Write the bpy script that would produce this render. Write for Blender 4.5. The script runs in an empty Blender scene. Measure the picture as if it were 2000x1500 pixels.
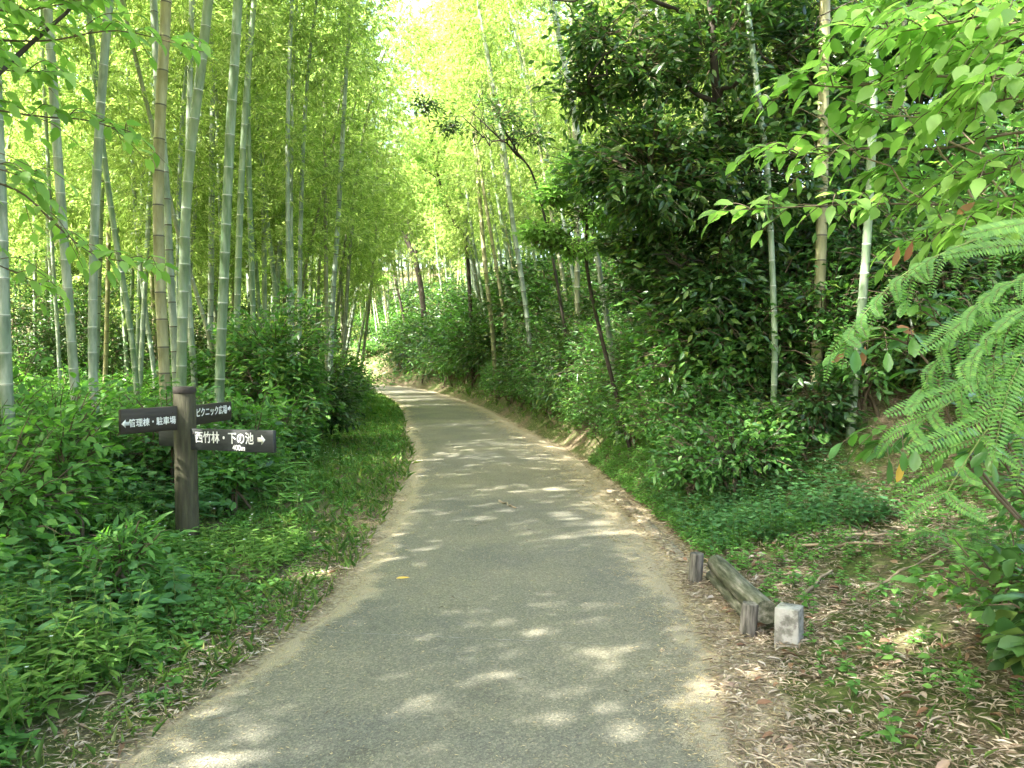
import bpy, math
import numpy as np
from mathutils import Vector, Matrix

SC = bpy.context.scene
COL = SC.collection
rng = np.random.default_rng(7)
R = math.radians

# ------------------------------------------------------------------ camera, sky, sun, exposure
CAM_H = 1.5
PITCH = 1.79
cd = bpy.data.cameras.new("camera")
cam = bpy.data.objects.new("camera", cd)
COL.objects.link(cam)
cd.sensor_width = 36.0
cd.lens = 28.8
cd.clip_start = 0.05
cd.clip_end = 2000
cam.location = (0, 0, CAM_H)
cam.rotation_euler = (R(90 - PITCH), 0, 0)
SC.camera = cam

SUN = np.array([-0.60, -0.36, 0.71]); SUN /= np.linalg.norm(SUN)
SUN_EL = math.asin(SUN[2]); SUN_AZ = math.atan2(SUN[0], SUN[1])
world = bpy.data.worlds.new("World")
SC.world = world
world.use_nodes = True
wn = world.node_tree
bg = wn.nodes["Background"]
sky = wn.nodes.new("ShaderNodeTexSky")
sky.sky_type = 'NISHITA'
sky.sun_disc = False
sky.sun_elevation = SUN_EL
sky.sun_rotation = SUN_AZ
sky.dust_density = 6.0
sky.ozone_density = 0.3
sky.air_density = 1.0
wn.links.new(sky.outputs[0], bg.inputs[0])
bg.inputs[1].default_value = 0.15
sl = bpy.data.lights.new("sun", 'SUN')
sl.energy = 4.5
sl.angle = R(0.55)
sl.color = (1.0, 0.95, 0.86)
so = bpy.data.objects.new("sun", sl)
COL.objects.link(so)
so.rotation_euler = Vector(SUN).to_track_quat('Z', 'Y').to_euler()
so.location = (-20, -15, 40)

SC.view_settings.view_transform = 'Standard'
SC.view_settings.look = 'None'
SC.view_settings.exposure = 3.5
SC.view_settings.gamma = 1.0
SC.render.engine = 'CYCLES'
cy = SC.cycles
cy.max_bounces = 8; cy.diffuse_bounces = 5; cy.glossy_bounces = 2
cy.transmission_bounces = 5; cy.transparent_max_bounces = 4
cy.sample_clamp_indirect = 8
cy.use_denoising = True
cy.caustics_reflective = False; cy.caustics_refractive = False


# ------------------------------------------------------------------ helpers
def P(px, py, d):
    """world point seen at photo pixel (px,py) (2000x1500) at forward distance d"""
    f = 1600.0
    x = (px - 1000) / f; y = (750 - py) / f
    c, s = math.cos(R(PITCH)), math.sin(R(PITCH))
    fy = c + y * s; fz = -s + y * c
    k = d / fy
    return np.array([x * k, d, CAM_H + fz * k])


def nrm(a):
    return a / np.maximum(np.linalg.norm(a, axis=-1, keepdims=True), 1e-9)


class MB:
    def __init__(self):
        self.v = []; self.t = []; self.q = []; self.tm = []; self.qm = []; self.n = 0; self.u = []

    def add(self, v, tris=None, quads=None, mat=0, qmat=None):
        v = np.asarray(v, dtype=np.float32).reshape(-1, 3)
        if tris is not None and len(tris):
            tr = np.asarray(tris, dtype=np.int32).reshape(-1, 3) + self.n
            self.t.append(tr); self.tm.append(np.full(len(tr), mat, np.int32))
        if quads is not None and len(quads):
            q = np.asarray(quads, dtype=np.int32).reshape(-1, 4) + self.n
            self.q.append(q)
            self.qm.append(np.full(len(q), mat, np.int32) if qmat is None else np.asarray(qmat, np.int32))
        self.v.append(v); self.n += len(v)

    def mesh(self, name, mats, smooth=False):
        me = bpy.data.meshes.new(name)
        v = np.concatenate(self.v)
        t = np.concatenate(self.t) if self.t else np.zeros((0, 3), np.int32)
        q = np.concatenate(self.q) if self.q else np.zeros((0, 4), np.int32)
        tm = np.concatenate(self.tm) if self.tm else np.zeros(0, np.int32)
        qm = np.concatenate(self.qm) if self.qm else np.zeros(0, np.int32)
        me.vertices.add(len(v)); me.vertices.foreach_set("co", v.ravel())
        nl = len(t) * 3 + len(q) * 4
        me.loops.add(nl)
        me.loops.foreach_set("vertex_index", np.concatenate([t.ravel(), q.ravel()]))
        me.polygons.add(len(t) + len(q))
        st = np.concatenate([np.arange(len(t)) * 3, len(t) * 3 + np.arange(len(q)) * 4]).astype(np.int32)
        me.polygons.foreach_set("loop_start", st)
        me.polygons.foreach_set("material_index", np.concatenate([tm, qm]))
        if smooth:
            me.polygons.foreach_set("use_smooth", np.ones(len(t) + len(q), bool))
        for m in mats:
            me.materials.append(m)
        me.update(calc_edges=True)
        return me

    def build(self, name, mats, parent=None, smooth=False, **props):
        if not isinstance(mats, (list, tuple)):
            mats = [mats]
        o = bpy.data.objects.new(name, self.mesh(name, mats, smooth))
        COL.objects.link(o)
        if parent is not None:
            o.parent = parent
        for k, val in props.items():
            o[k] = val
        return o


def thing(name, label, cat, loc=(0, 0, 0), group=None):
    o = bpy.data.objects.new(name, None)
    o.empty_display_size = 0.2
    COL.objects.link(o)
    o.location = [float(a) for a in loc]
    o["label"] = label; o["category"] = cat
    if group: o["group"] = group
    return o


def tag(o, label, cat, group=None):
    o["label"] = label; o["category"] = cat
    if group: o["group"] = group
    return o


def copy_tree(root, loc, rz=0.0, sc=1.0, label=None, group=None, cat=None):
    r = root.copy(); COL.objects.link(r)
    r.location = [float(a) for a in loc]; r.rotation_euler = (0, 0, rz); r.scale = (sc, sc, sc)
    if label: r["label"] = label
    if group: r["group"] = group
    if cat: r["category"] = cat
    for ch in list(root.children):
        c = ch.copy(); COL.objects.link(c); c.parent = r
    return r


def tube(mb, pts, rad, sides=8, mat=0, cap=True, qmat=None, wob=None):
    pts = np.asarray(pts, float); n = len(pts)
    rad = np.broadcast_to(np.asarray(rad, float), (n,))
    tan = np.gradient(pts, axis=0); tan = nrm(tan)
    ref = np.array([0, 0, 1.0]) if abs(tan[:, 2]).mean() < 0.8 else np.array([1.0, 0, 0])
    a = nrm(np.cross(tan, ref)); b = np.cross(tan, a)
    th = np.arange(sides) / sides * 2 * math.pi
    ring = (a[:, None, :] * np.cos(th)[None, :, None] + b[:, None, :] * np.sin(th)[None, :, None])
    rr = rad[:, None, None]
    if wob is not None:
        rr = rr * wob[:, :, None]
    v = pts[:, None, :] + ring * rr
    i = np.arange(n - 1)[:, None] * sides; j = np.arange(sides)[None, :]; j2 = (j + 1) % sides
    q = np.stack([i + j, i + j2, i + sides + j2, i + sides + j], -1).reshape(-1, 4)
    v = v.reshape(-1, 3)
    tris = None
    if cap:
        v = np.concatenate([v, pts[:1], pts[-1:], v[:sides], v[-sides:]])
        jj = np.arange(sides); k = (jj + 1) % sides; o1 = n * sides + 2; o2 = o1 + sides
        t1 = np.stack([np.full(sides, n * sides), o1 + k, o1 + jj], -1)
        t2 = np.stack([np.full(sides, n * sides + 1), o2 + jj, o2 + k], -1)
        tris = np.concatenate([t1, t2])
    if qmat is not None:
        qmat = np.repeat(qmat, sides)
    mb.add(v, tris, q, mat, qmat)


def many_tubes(mb, A, B, C, ra, rb, mat=0):
    """N thin 3-sided twigs A -> B -> C, vectorised"""
    N = len(A)
    if N == 0: return
    ra = np.broadcast_to(ra, (N,)); rb = np.broadcast_to(rb, (N,))
    d = nrm(C - A)
    ref = np.where(np.abs(d[:, 2:3]) > 0.8, np.array([[1.0, 0, 0]]), np.array([[0, 0, 1.0]]))
    a = nrm(np.cross(d, ref)); b = np.cross(d, a)
    vs = []
    for pt, r in ((A, ra), (B, (ra + rb) / 2), (C, rb)):
        for k in range(3):
            th = k * 2.0944
            vs.append(pt + (a * math.cos(th) + b * math.sin(th)) * r[:, None])
    v = np.stack(vs, 1)
    base = np.arange(N)[:, None] * 9
    q = []
    for s in (0, 3):
        for k in range(3):
            k2 = (k + 1) % 3
            q.append(np.stack([base[:, 0] + s + k, base[:, 0] + s + k2, base[:, 0] + s + 3 + k2, base[:, 0] + s + 3 + k], -1))
    mb.add(v.reshape(-1, 3), None, np.concatenate(q), mat)


OV = {"ovate": [(0.22, .38), (0.5, .5), (0.78, .28)], "lance": [(0.2, .42), (0.5, .5), (0.78, .26)],
      "obov": [(0.25, .28), (0.58, .5), (0.84, .36)], "strap": [(0.12, .4), (0.5, .5), (0.85, .33)],
      "heart": [(0.1, .42), (0.4, .5), (0.75, .25)]}


def leaves(mb, Pn, D, Nn, L, W, k=1, shape="ovate", droop=0.15, fold=0.12, mat=0):
    """N leaves: base point, direction, face normal. k=1: kite of 2 triangles; k=3: cupped blade."""
    N = len(Pn)
    if N == 0: return
    L = np.broadcast_to(L, (N,)); W = np.broadcast_to(W, (N,))
    D = nrm(D); S = nrm(np.cross(D, Nn)); Nn = np.cross(S, D)
    L1 = L[:, None]; W1 = W[:, None]
    if k == 1:
        m = Pn + D * L1 * 0.45
        v = np.stack([Pn, m + S * W1 * 0.5 + Nn * W1 * fold, m - S * W1 * 0.5 + Nn * W1 * fold,
                      Pn + D * L1 - Nn * L1 * droop], 1).reshape(-1, 3)
        b = np.arange(N)[:, None] * 4
        t = np.concatenate([b + np.array([[0, 1, 3]]), b + np.array([[0, 3, 2]])])
        mb.add(v, t, None, mat)
        return
    st = OV[shape]
    vs = [Pn]
    for (t, w) in st:
        m = Pn + D * L1 * t - Nn * L1 * droop * t * t
        vs += [m + S * W1 * w + Nn * W1 * fold, m, m - S * W1 * w + Nn * W1 * fold]
    vs.append(Pn + D * L1 - Nn * L1 * droop)
    v = np.stack(vs, 1).reshape(-1, 3)
    b = np.arange(N)[:, None] * 11
    t = np.concatenate([b + np.array([[x]]) if False else b + np.array([x]) for x in
                        ([0, 1, 2], [0, 2, 3], [7, 10, 8], [8, 10, 9])])
    q = np.concatenate([b + np.array([x]) for x in ([1, 4, 5, 2], [2, 5, 6, 3], [4, 7, 8, 5], [5, 8, 9, 6])])
    mb.add(v, t, q, mat)


def rdir(n, zlo=-1, zhi=1):
    z = rng.uniform(zlo, zhi, n); a = rng.uniform(0, 2 * math.pi, n); r = np.sqrt(np.maximum(0, 1 - z * z))
    return np.stack([r * np.cos(a), r * np.sin(a), z], -1)


def jit(v, s):
    return v + rng.normal(0, s, v.shape)


# ------------------------------------------------------------------ materials
def newmat(name):
    m = bpy.data.materials.new(name); m.use_nodes = True
    nt = m.node_tree; nt.nodes.clear()
    out = nt.nodes.new("ShaderNodeOutputMaterial")
    return m, nt, out


def ramp(nt, fac, stops):
    r = nt.nodes.new("ShaderNodeValToRGB")
    e = r.color_ramp.elements
    while len(e) < len(stops): e.new(0.5)
    for el, (p, c) in zip(e, stops):
        el.position = p; el.color = (c[0], c[1], c[2], 1)
    nt.links.new(fac, r.inputs[0])
    return r.outputs[0]


def noise(nt, scale, detail=3, rough=0.55, coord=None, vec_scale=None):
    n = nt.nodes.new("ShaderNodeTexNoise")
    n.inputs["Scale"].default_value = scale; n.inputs["Detail"].default_value = detail
    n.inputs["Roughness"].default_value = rough
    if coord is None:
        g = nt.nodes.new("ShaderNodeNewGeometry"); coord = g.outputs["Position"]
    if vec_scale:
        mp = nt.nodes.new("ShaderNodeMapping"); mp.inputs["Scale"].default_value = vec_scale
        nt.links.new(coord, mp.inputs[0]); coord = mp.outputs[0]
    nt.links.new(coord, n.inputs["Vector"])
    return n.outputs["Fac"]


def mixc(nt, fac, a, b, mode='MIX'):
    m = nt.nodes.new("ShaderNodeMix"); m.data_type = 'RGBA'; m.blend_type = mode
    for k, val in ((0, fac), (6, a), (7, b)):
        if isinstance(val, bpy.types.NodeSocket): nt.links.new(val, m.inputs[k])
        elif k == 0: m.inputs[0].default_value = val
        else: m.inputs[k].default_value = (val[0], val[1], val[2], 1)
    return m.outputs[2]


def mth(nt, op, a, b=None, c=None):
    m = nt.nodes.new("ShaderNodeMath"); m.operation = op
    for k, val in enumerate((a, b, c)):
        if val is None: continue
        if isinstance(val, bpy.types.NodeSocket): nt.links.new(val, m.inputs[k])
        else: m.inputs[k].default_value = val
    return m.outputs[0]


def leafmat(name, stops, trans, rough=0.45, mix=0.45, spec=0.35):
    m, nt, out = newmat(name)
    g = nt.nodes.new("ShaderNodeNewGeometry")
    oi = nt.nodes.new("ShaderNodeObjectInfo")
    f = mth(nt, 'ADD', mth(nt, 'MULTIPLY', g.outputs["Random Per Island"], 0.8), mth(nt, 'MULTIPLY', oi.outputs["Random"], 0.2))
    c = ramp(nt, f, stops)
    p = nt.nodes.new("ShaderNodeBsdfPrincipled")
    nt.links.new(c, p.inputs["Base Color"]); p.inputs["Roughness"].default_value = rough
    p.inputs["Specular IOR Level"].default_value = spec
    t = nt.nodes.new("ShaderNodeBsdfTranslucent")
    tc = mixc(nt, 1.0, c, trans, 'MULTIPLY')
    nt.links.new(tc, t.inputs["Color"])
    ms = nt.nodes.new("ShaderNodeMixShader"); ms.inputs[0].default_value = mix
    nt.links.new(p.outputs[0], ms.inputs[1]); nt.links.new(t.outputs[0], ms.inputs[2])
    nt.links.new(ms.outputs[0], out.inputs[0])
    return m


def solid(name, stops, scale=8, rough=0.8, bump=0.3, vec_scale=None, spec=0.3, bscale=None, objcoord=True, detail=4):
    m, nt, out = newmat(name)
    tc = nt.nodes.new("ShaderNodeTexCoord")
    co = tc.outputs["Object"] if objcoord else None
    f = noise(nt, scale, detail, 0.6, co, vec_scale)
    c = ramp(nt, f, stops)
    p = nt.nodes.new("ShaderNodeBsdfPrincipled")
    nt.links.new(c, p.inputs["Base Color"]); p.inputs["Roughness"].default_value = rough
    p.inputs["Specular IOR Level"].default_value = spec
    if bump:
        b = nt.nodes.new("ShaderNodeBump"); b.inputs["Strength"].default_value = bump; b.inputs["Distance"].default_value = 0.01
        nt.links.new(noise(nt, bscale or scale * 3, 4, 0.6, co, vec_scale), b.inputs["Height"])
        nt.links.new(b.outputs[0], p.inputs["Normal"])
    nt.links.new(p.outputs[0], out.inputs[0])
    return m


M = {}
M["bamboo_leaf"] = leafmat("bamboo_leaf", [(0, (.12, .19, .048)), (.4, (.21, .29, .08)), (.75, (.32, .39, .12)), (1, (.46, .48, .22))], (1.6, 1.76, 1.35), .45, .55)
M["bamboo_leaf_far"] = M["bamboo_leaf"]
M["light_leaf"] = leafmat("light_leaf", [(0, (.10, .20, .04)), (.5, (.17, .31, .07)), (1, (.29, .44, .12))], (1.6, 1.8, 1.2), .45, .5)
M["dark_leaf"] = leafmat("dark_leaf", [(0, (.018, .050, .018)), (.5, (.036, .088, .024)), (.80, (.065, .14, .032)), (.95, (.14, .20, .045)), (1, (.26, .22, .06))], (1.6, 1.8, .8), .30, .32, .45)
M["shrub_leaf"] = leafmat("shrub_leaf", [(0, (.035, .10, .03)), (.5, (.065, .17, .038)), (.88, (.12, .25, .055)), (1, (.24, .31, .07))], (1.6, 1.8, .8), .30, .35, .45)
M["weed_leaf"] = leafmat("weed_leaf", [(0, (.055, .14, .035)), (.5, (.10, .235, .055)), (.9, (.16, .32, .075)), (1, (.26, .36, .10))], (1.6, 1.8, .8), .5, .4, .3)
M["frond_leaf"] = leafmat("frond_leaf", [(0, (.065, .17, .04)), (.7, (.11, .25, .05)), (1, (.18, .32, .06))], (1.7, 1.8, .8), .45, .4, .3)
M["russet_leaf"] = leafmat("russet_leaf", [(0, (.25, .10, .05)), (1, (.35, .2, .09))], (1.4, 1.1, .8), .5, .3)
M["yellow_leaf"] = leafmat("yellow_leaf", [(0, (.6, .4, .06)), (1, (.65, .45, .1))], (1, 1, .8), .5, .2)
M["weed_yellow"] = leafmat("weed_yellow", [(0, (.07, .16, .035)), (.5, (.12, .24, .05)), (1, (.20, .31, .07))], (1.6, 1.8, .8), .5, .4, .3)
M["weed_deep"] = leafmat("weed_deep", [(0, (.045, .12, .045)), (.6, (.08, .20, .07)), (1, (.13, .26, .10))], (1.5, 1.8, .9), .4, .35, .4)
M["grass_leaf"] = leafmat("grass_leaf", [(0, (.07, .16, .04)), (.5, (.13, .24, .055)), (.85, (.22, .30, .08)), (1, (.45, .40, .2))], (1.5, 1.7, 1), .55, .4, .25)
M["petal"] = leafmat("petal", [(0, (.75, .78, .75)), (1, (.85, .85, .85))], (1, 1, 1), .6, .3)
M["litter"] = leafmat("litter", [(0, (.11, .08, .05)), (.35, (.24, .19, .135)), (.75, (.38, .325, .245)), (1, (.50, .46, .39))], (1, .9, .7), .7, .1, .2)
M["husk"] = leafmat("husk", [(0, (.30, .23, .12)), (.6, (.42, .34, .19)), (1, (.52, .44, .27))], (1, .9, .7), .7, .1, .2)
M["bark"] = solid("bark", [(.3, (.022, .018, .013)), (.7, (.065, .055, .042))], 10, .9, .6, (1, 1, .35))
M["twig"] = solid("twig", [(.3, (.07, .055, .035)), (.7, (.14, .11, .07))], 10, .85, 0)
M["green_twig"] = solid("green_twig", [(.3, (.09, .14, .04)), (.7, (.15, .2, .06))], 10, .7, 0)
M["dead_stick"] = solid("dead_stick", [(.3, (.16, .12, .08)), (.7, (.33, .27, .19))], 12, .8, .3)


def culmmat(name, base, base2, bloom):
    """bamboo culm: waxy wall with mottling, hue differs from one culm to the next"""
    m, nt, out = newmat(name)
    tc = nt.nodes.new("ShaderNodeTexCoord")
    oi = nt.nodes.new("ShaderNodeObjectInfo")
    f = noise(nt, 3.0, 3, .6, tc.outputs["Object"], (6, 6, 1))
    c1 = mixc(nt, oi.outputs["Random"], base, base2)
    c = mixc(nt, ramp(nt, f, [(.4, (0, 0, 0)), (.75, (1, 1, 1))]), c1, bloom)
    f2 = noise(nt, 2.2, 5, .7, tc.outputs["Object"], (3, 3, 1))
    c = mixc(nt, mth(nt, 'MULTIPLY', ramp(nt, f2, [(.52, (0, 0, 0)), (.66, (1, 1, 1))]), .55), c, tuple(v * .55 for v in base))
    f3 = noise(nt, 30, 4, .7, tc.outputs["Object"], (1.5, 1.5, .5))
    c = mixc(nt, mth(nt, 'MULTIPLY', ramp(nt, f3, [(.62, (0, 0, 0)), (.72, (1, 1, 1))]), .5), c, (.10, .095, .06))
    p = nt.nodes.new("ShaderNodeBsdfPrincipled")
    nt.links.new(c, p.inputs["Base Color"]); p.inputs["Roughness"].default_value = .45
    p.inputs["Specular IOR Level"].default_value = .4
    nt.links.new(p.outputs[0], out.inputs[0])
    return m


M["culm_green"] = culmmat("culm_green", (.10, .17, .085), (.17, .235, .14), (.27, .32, .24))
M["culm_blue"] = culmmat("culm_blue", (.15, .21, .15), (.22, .27, .20), (.36, .40, .33))
M["culm_tan"] = culmmat("culm_tan", (.24, .24, .12), (.22, .21, .11), (.34, .33, .20))
M["culm_dull"] = culmmat("culm_dull", (.12, .15, .08), (.20, .20, .12), (.26, .27, .18))
M["node_pale"] = solid("node_pale", [(.3, (.30, .34, .27)), (.7, (.42, .45, .38))], 10, .6, 0)
M["node_dark"] = solid("node_dark", [(.3, (.06, .055, .04)), (.7, (.10, .09, .06))], 10, .7, 0)

# ------------------------------------------------------------------ path line and terrain
CL = np.array([(0.2, -14), (-0.1, -6), (-.45, -1), (-.38, 1), (-.31, 3), (-.03, 5), (-.07, 7.8), (-.38, 12.4), (-1.15, 17.5), (-2.1, 24),
               (-3.35, 30), (-5.45, 38.5), (-7.6, 43), (-11.5, 45.6), (-18, 46.8), (-30, 47.5), (-60, 48)], float)


def catmull(pts, sub=8):
    out = []
    n = len(pts)
    for i in range(n - 1):
        p0 = pts[max(i - 1, 0)]; p1 = pts[i]; p2 = pts[i + 1]; p3 = pts[min(i + 2, n - 1)]
        for k in range(sub):
            t = k / sub
            out.append(.5 * ((2 * p1) + (-p0 + p2) * t + (2 * p0 - 5 * p1 + 4 * p2 - p3) * t * t + (-p0 + 3 * p1 - 3 * p2 + p3) * t ** 3))
    out.append(pts[-1])
    return np.array(out)


CLS = catmull(CL)


def sdist(X, Y):
    """signed distance to the path's centre line, positive on its right; also the arc index"""
    X = np.asarray(X, float); Y = np.asarray(Y, float)
    sh = X.shape; p = np.stack([X.ravel(), Y.ravel()], -1)
    best = np.full(len(p), 1e9); sg = np.zeros(len(p))
    for i in range(len(CLS) - 1):
        a = CLS[i]; b = CLS[i + 1]; ab = b - a
        t = np.clip(((p - a) @ ab) / (ab @ ab), 0, 1)
        q = a + t[:, None] * ab
        dd = np.hypot(p[:, 0] - q[:, 0], p[:, 1] - q[:, 1])
        cr = ab[1] * (p[:, 0] - a[0]) - ab[0] * (p[:, 1] - a[1])
        m = dd < best
        best = np.where(m, dd, best); sg = np.where(m, np.sign(cr), sg)
    return (best * sg).reshape(sh)


def sm(a, b, x):
    t = np.clip((x - a) / (b - a), 0, 1)
    return t * t * (3 - 2 * t)


def wav(X, Y, f, s):
    return (np.sin(X * f + s) * np.cos(Y * f * 1.13 + s * 2.1) + .5 * np.sin(X * f * 2.3 + Y * f * 1.7 + s * 3.3) + .3 * np.cos(X * f * 4.1 - Y * f * 3.7 + s)) / 1.8


def H(X, Y, s=None):
    X = np.asarray(X, float); Y = np.asarray(Y, float)
    if s is None: s = sdist(X, Y)
    r = np.maximum(s - 1.45, 0)
    bank = 0.92 * np.minimum(r, 2.2) + 0.33 * np.clip(r - 2.2, 0, 22)
    clear = 0.19 * np.minimum(r, 3.2) + .36 * np.clip(r - 3.2, 0, 22)
    w = sm(7.0, 9.6, Y + 0.12 * X)
    hr = clear * (1 - w) + bank * w
    l = np.maximum(-s - 1.25, 0)
    hl = 0.01 * sm(0, .8, l) + 0.02 * np.minimum(l, 15) + .05 * sm(.3, 2, l) * wav(X, Y, .9, 1.3)
    h = np.where(s > 0, hr, hl)
    h = h + sm(.1, .8, r) * (.05 * wav(X, Y, 2.1, .4) + .12 * sm(2, 6, r) * wav(X, Y, .6, 2.))
    return h + .012 * sm(1.1, 1.4, np.abs(s)) * wav(X, Y, 9, .7)


def h1(x, y):
    return float(H(np.array([x]), np.array([y]))[0])


def axis_pts(lo, hi, c, fine, growth):
    a = [c]; st = fine
    while a[-1] < hi: a.append(a[-1] + st); st *= growth
    b = [c]; st = fine
    while b[-1] > lo: b.append(b[-1] - st); st *= growth
    return np.array(sorted(set(b[1:] + a)))


gx = axis_pts(-400, 400, 1.0, .055, 1.022)
gy = np.concatenate([axis_pts(-60, 2.0, 2.0, .10, 1.05), np.array([2.0])])
gy = np.unique(np.round(np.concatenate([gy, axis_pts(2.0, 500, 2.0, .06, 1.016)]), 4))
GX, GY = np.meshgrid(gx, gy)
GS = sdist(GX, GY)
GZ = H(GX, GY, GS)
gm = MB()
nx, ny = len(gx), len(gy)
ii = (np.arange(ny - 1)[:, None] * nx + np.arange(nx - 1)[None, :]).ravel()
gm.add(np.stack([GX, GY, GZ - .012], -1), None, np.stack([ii, ii + 1, ii + nx + 1, ii + nx], -1))


def soilmat():
    m, nt, out = newmat("soil")
    g = nt.nodes.new("ShaderNodeNewGeometry")
    at = nt.nodes.new("ShaderNodeAttribute"); at.attribute_name = "side"
    big = noise(nt, .9, 4, .6); fine = noise(nt, 45, 5, .7); mid = noise(nt, 7, 4, .6)
    soil = ramp(nt, fine, [(.3, (.07, .055, .035)), (.55, (.16, .125, .08)), (.75, (.32, .27, .19))])
    moss = ramp(nt, fine, [(.3, (.035, .055, .015)), (.7, (.10, .13, .035))])
    f = ramp(nt, mth(nt, 'ADD', mth(nt, 'MULTIPLY', big, .6), mth(nt, 'MULTIPLY', mid, .4)), [(.44, (0, 0, 0)), (.56, (1, 1, 1))])
    c = mixc(nt, f, soil, moss)
    husk = ramp(nt, fine, [(.3, (.14, .11, .075)), (.5, (.29, .245, .165)), (.7, (.44, .39, .28))])
    kk = mth(nt, 'ADD', at.outputs["Fac"], mth(nt, 'MULTIPLY', mth(nt, 'SUBTRACT', noise(nt, 3.5, 5, .7), .5), 1.6))
    c = mixc(nt, ramp(nt, kk, [(.45, (0, 0, 0)), (.65, (1, 1, 1))]), c, husk)
    p = nt.nodes.new("ShaderNodeBsdfPrincipled"); p.inputs["Roughness"].default_value = .95
    p.inputs["Specular IOR Level"].default_value = .15
    nt.links.new(c, p.inputs["Base Color"])
    b = nt.nodes.new("ShaderNodeBump"); b.inputs["Strength"].default_value = .8; b.inputs["Distance"].default_value = .03
    nt.links.new(noise(nt, 30, 6, .7), b.inputs["Height"]); nt.links.new(b.outputs[0], p.inputs["Normal"])
    nt.links.new(p.outputs[0], out.inputs[0])
    return m


gobj = gm.build("ground", soilmat(), smooth=True, kind="structure")
gat = gobj.data.attributes.new("side", 'FLOAT', 'POINT')
gat.data.foreach_set("value", np.clip(1 - (np.abs(GS) - np.where(GS > 0, 1.26, 1.02)) / .34, -1, 1).ravel().astype(np.float32))


# path: a ribbon whose edge wanders; litter of husks gathers along both margins
def pathmat():
    m, nt, out = newmat("asphalt")
    at = nt.nodes.new("ShaderNodeAttribute"); at.attribute_name = "edge"
    e = at.outputs["Fac"]
    fine = noise(nt, 190, 3, .7); grit = noise(nt, 420, 2, .6); big = noise(nt, .7, 4, .6); mid = noise(nt, 5.5, 5, .65)
    g0 = nt.nodes.new("ShaderNodeNewGeometry")
    vo = nt.nodes.new("ShaderNodeTexVoronoi"); vo.inputs["Scale"].default_value = 110
    nt.links.new(g0.outputs["Position"], vo.inputs["Vector"])
    stone = ramp(nt, vo.outputs["Color"], [(.2, (.075, .073, .06)), (.6, (.145, .141, .113)), (.95, (.28, .27, .21))])
    base = ramp(nt, fine, [(.32, (.07, .068, .056)), (.5, (.145, .14, .11)), (.7, (.27, .255, .195))])
    base = mixc(nt, .5, base, stone)
    wear = ramp(nt, big, [(.35, (.86, .88, .90)), (.65, (1.3, 1.25, 1.12))])
    stain = ramp(nt, noise(nt, 2.4, 6, .7), [(.30, (.72, .72, .72)), (.42, (1, 1, 1)), (.62, (1, 1, 1)), (.75, (1.2, 1.15, 1.02))])
    base = mixc(nt, 1.0, base, stain, 'MULTIPLY')
    base = mixc(nt, 1.0, base, wear, 'MULTIPLY')
    speck = ramp(nt, noise(nt, 75, 2, .5), [(.665, (0, 0, 0)), (.69, (1, 1, 1))])
    base = mixc(nt, mth(nt, 'MULTIPLY', speck, .65), base, (.34, .29, .18))
    husk = ramp(nt, fine, [(.3, (.15, .12, .08)), (.5, (.31, .265, .18)), (.7, (.46, .41, .29))])
    k = mth(nt, 'ADD', e, mth(nt, 'MULTIPLY', mth(nt, 'SUBTRACT', mid, .5), .85))
    k = mth(nt, 'ADD', k, mth(nt, 'MULTIPLY', mth(nt, 'SUBTRACT', grit, .5), .5))
    k = mth(nt, 'ADD', k, mth(nt, 'MULTIPLY', mth(nt, 'SUBTRACT', fine, .5), .7))
    k = mth(nt, 'ADD', k, mth(nt, 'MULTIPLY', mth(nt, 'SUBTRACT', noise(nt, 1.6, 4, .6), .5), 1.1))
    kk = ramp(nt, k, [(.48, (0, 0, 0)), (.70, (1, 1, 1))])
    c = mixc(nt, kk, base, husk)
    p = nt.nodes.new("ShaderNodeBsdfPrincipled"); p.inputs["Roughness"].default_value = .88
    p.inputs["Specular IOR Level"].default_value = .25
    nt.links.new(c, p.inputs["Base Color"])
    b = nt.nodes.new("ShaderNodeBump"); b.inputs["Strength"].default_value = .7; b.inputs["Distance"].default_value = .006
    nt.links.new(mth(nt, 'ADD', fine, vo.outputs["Distance"]), b.inputs["Height"]); nt.links.new(b.outputs[0], p.inputs["Normal"])
    nt.links.new(p.outputs[0], out.inputs[0])
    return m


cl = catmull(CL, 24)
tn = nrm(np.gradient(cl, axis=0)); pn = np.stack([tn[:, 1], -tn[:, 0]], -1)   # right-hand normal
K = 28
arc = np.concatenate([[0], np.cumsum(np.hypot(*np.diff(cl, axis=0).T))])
hw_ = np.interp(cl[:, 1], [1, 3, 5, 7.8, 12.4, 17.5, 24, 30], [1.2, 1.19, 1.06, 1.06, 1.11, 1.10, 1.12, 1.16])
wl = hw_ + .025 * np.sin(arc * 1.3) + .02 * np.sin(arc * 3.1 + 1) + .015 * np.sin(arc * 7.7)
wr = hw_ + .02 + .02 * np.sin(arc * 1.7 + 2) + .25 * sm(18, 26, arc)
us = np.linspace(-1, 1, K)
off = np.where(us[None, :] < 0, us[None, :] * wl[:, None], us[None, :] * wr[:, None])
XY = cl[:, None, :] + pn[:, None, :] * off[:, :, None]
zz = H(XY[..., 0], XY[..., 1], off)
pz = np.where(np.abs(us)[None, :] > .97, -.03, .006 + .02 * (1 - us[None, :] ** 2))
pm = MB()
i0 = (np.arange(len(cl) - 1)[:, None] * K + np.arange(K - 1)[None, :]).ravel()
pm.add(np.concatenate([XY, (pz + zz * 0)[..., None]], -1), None, np.stack([i0, i0 + 1, i0 + K + 1, i0 + K], -1))
path = pm.build("path", pathmat(), smooth=True, kind="structure")
ea = path.data.attributes.new("edge", 'FLOAT', 'POINT')
near_r = np.exp(-((arc[:, None] - 25) / 5.0) ** 2)
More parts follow.
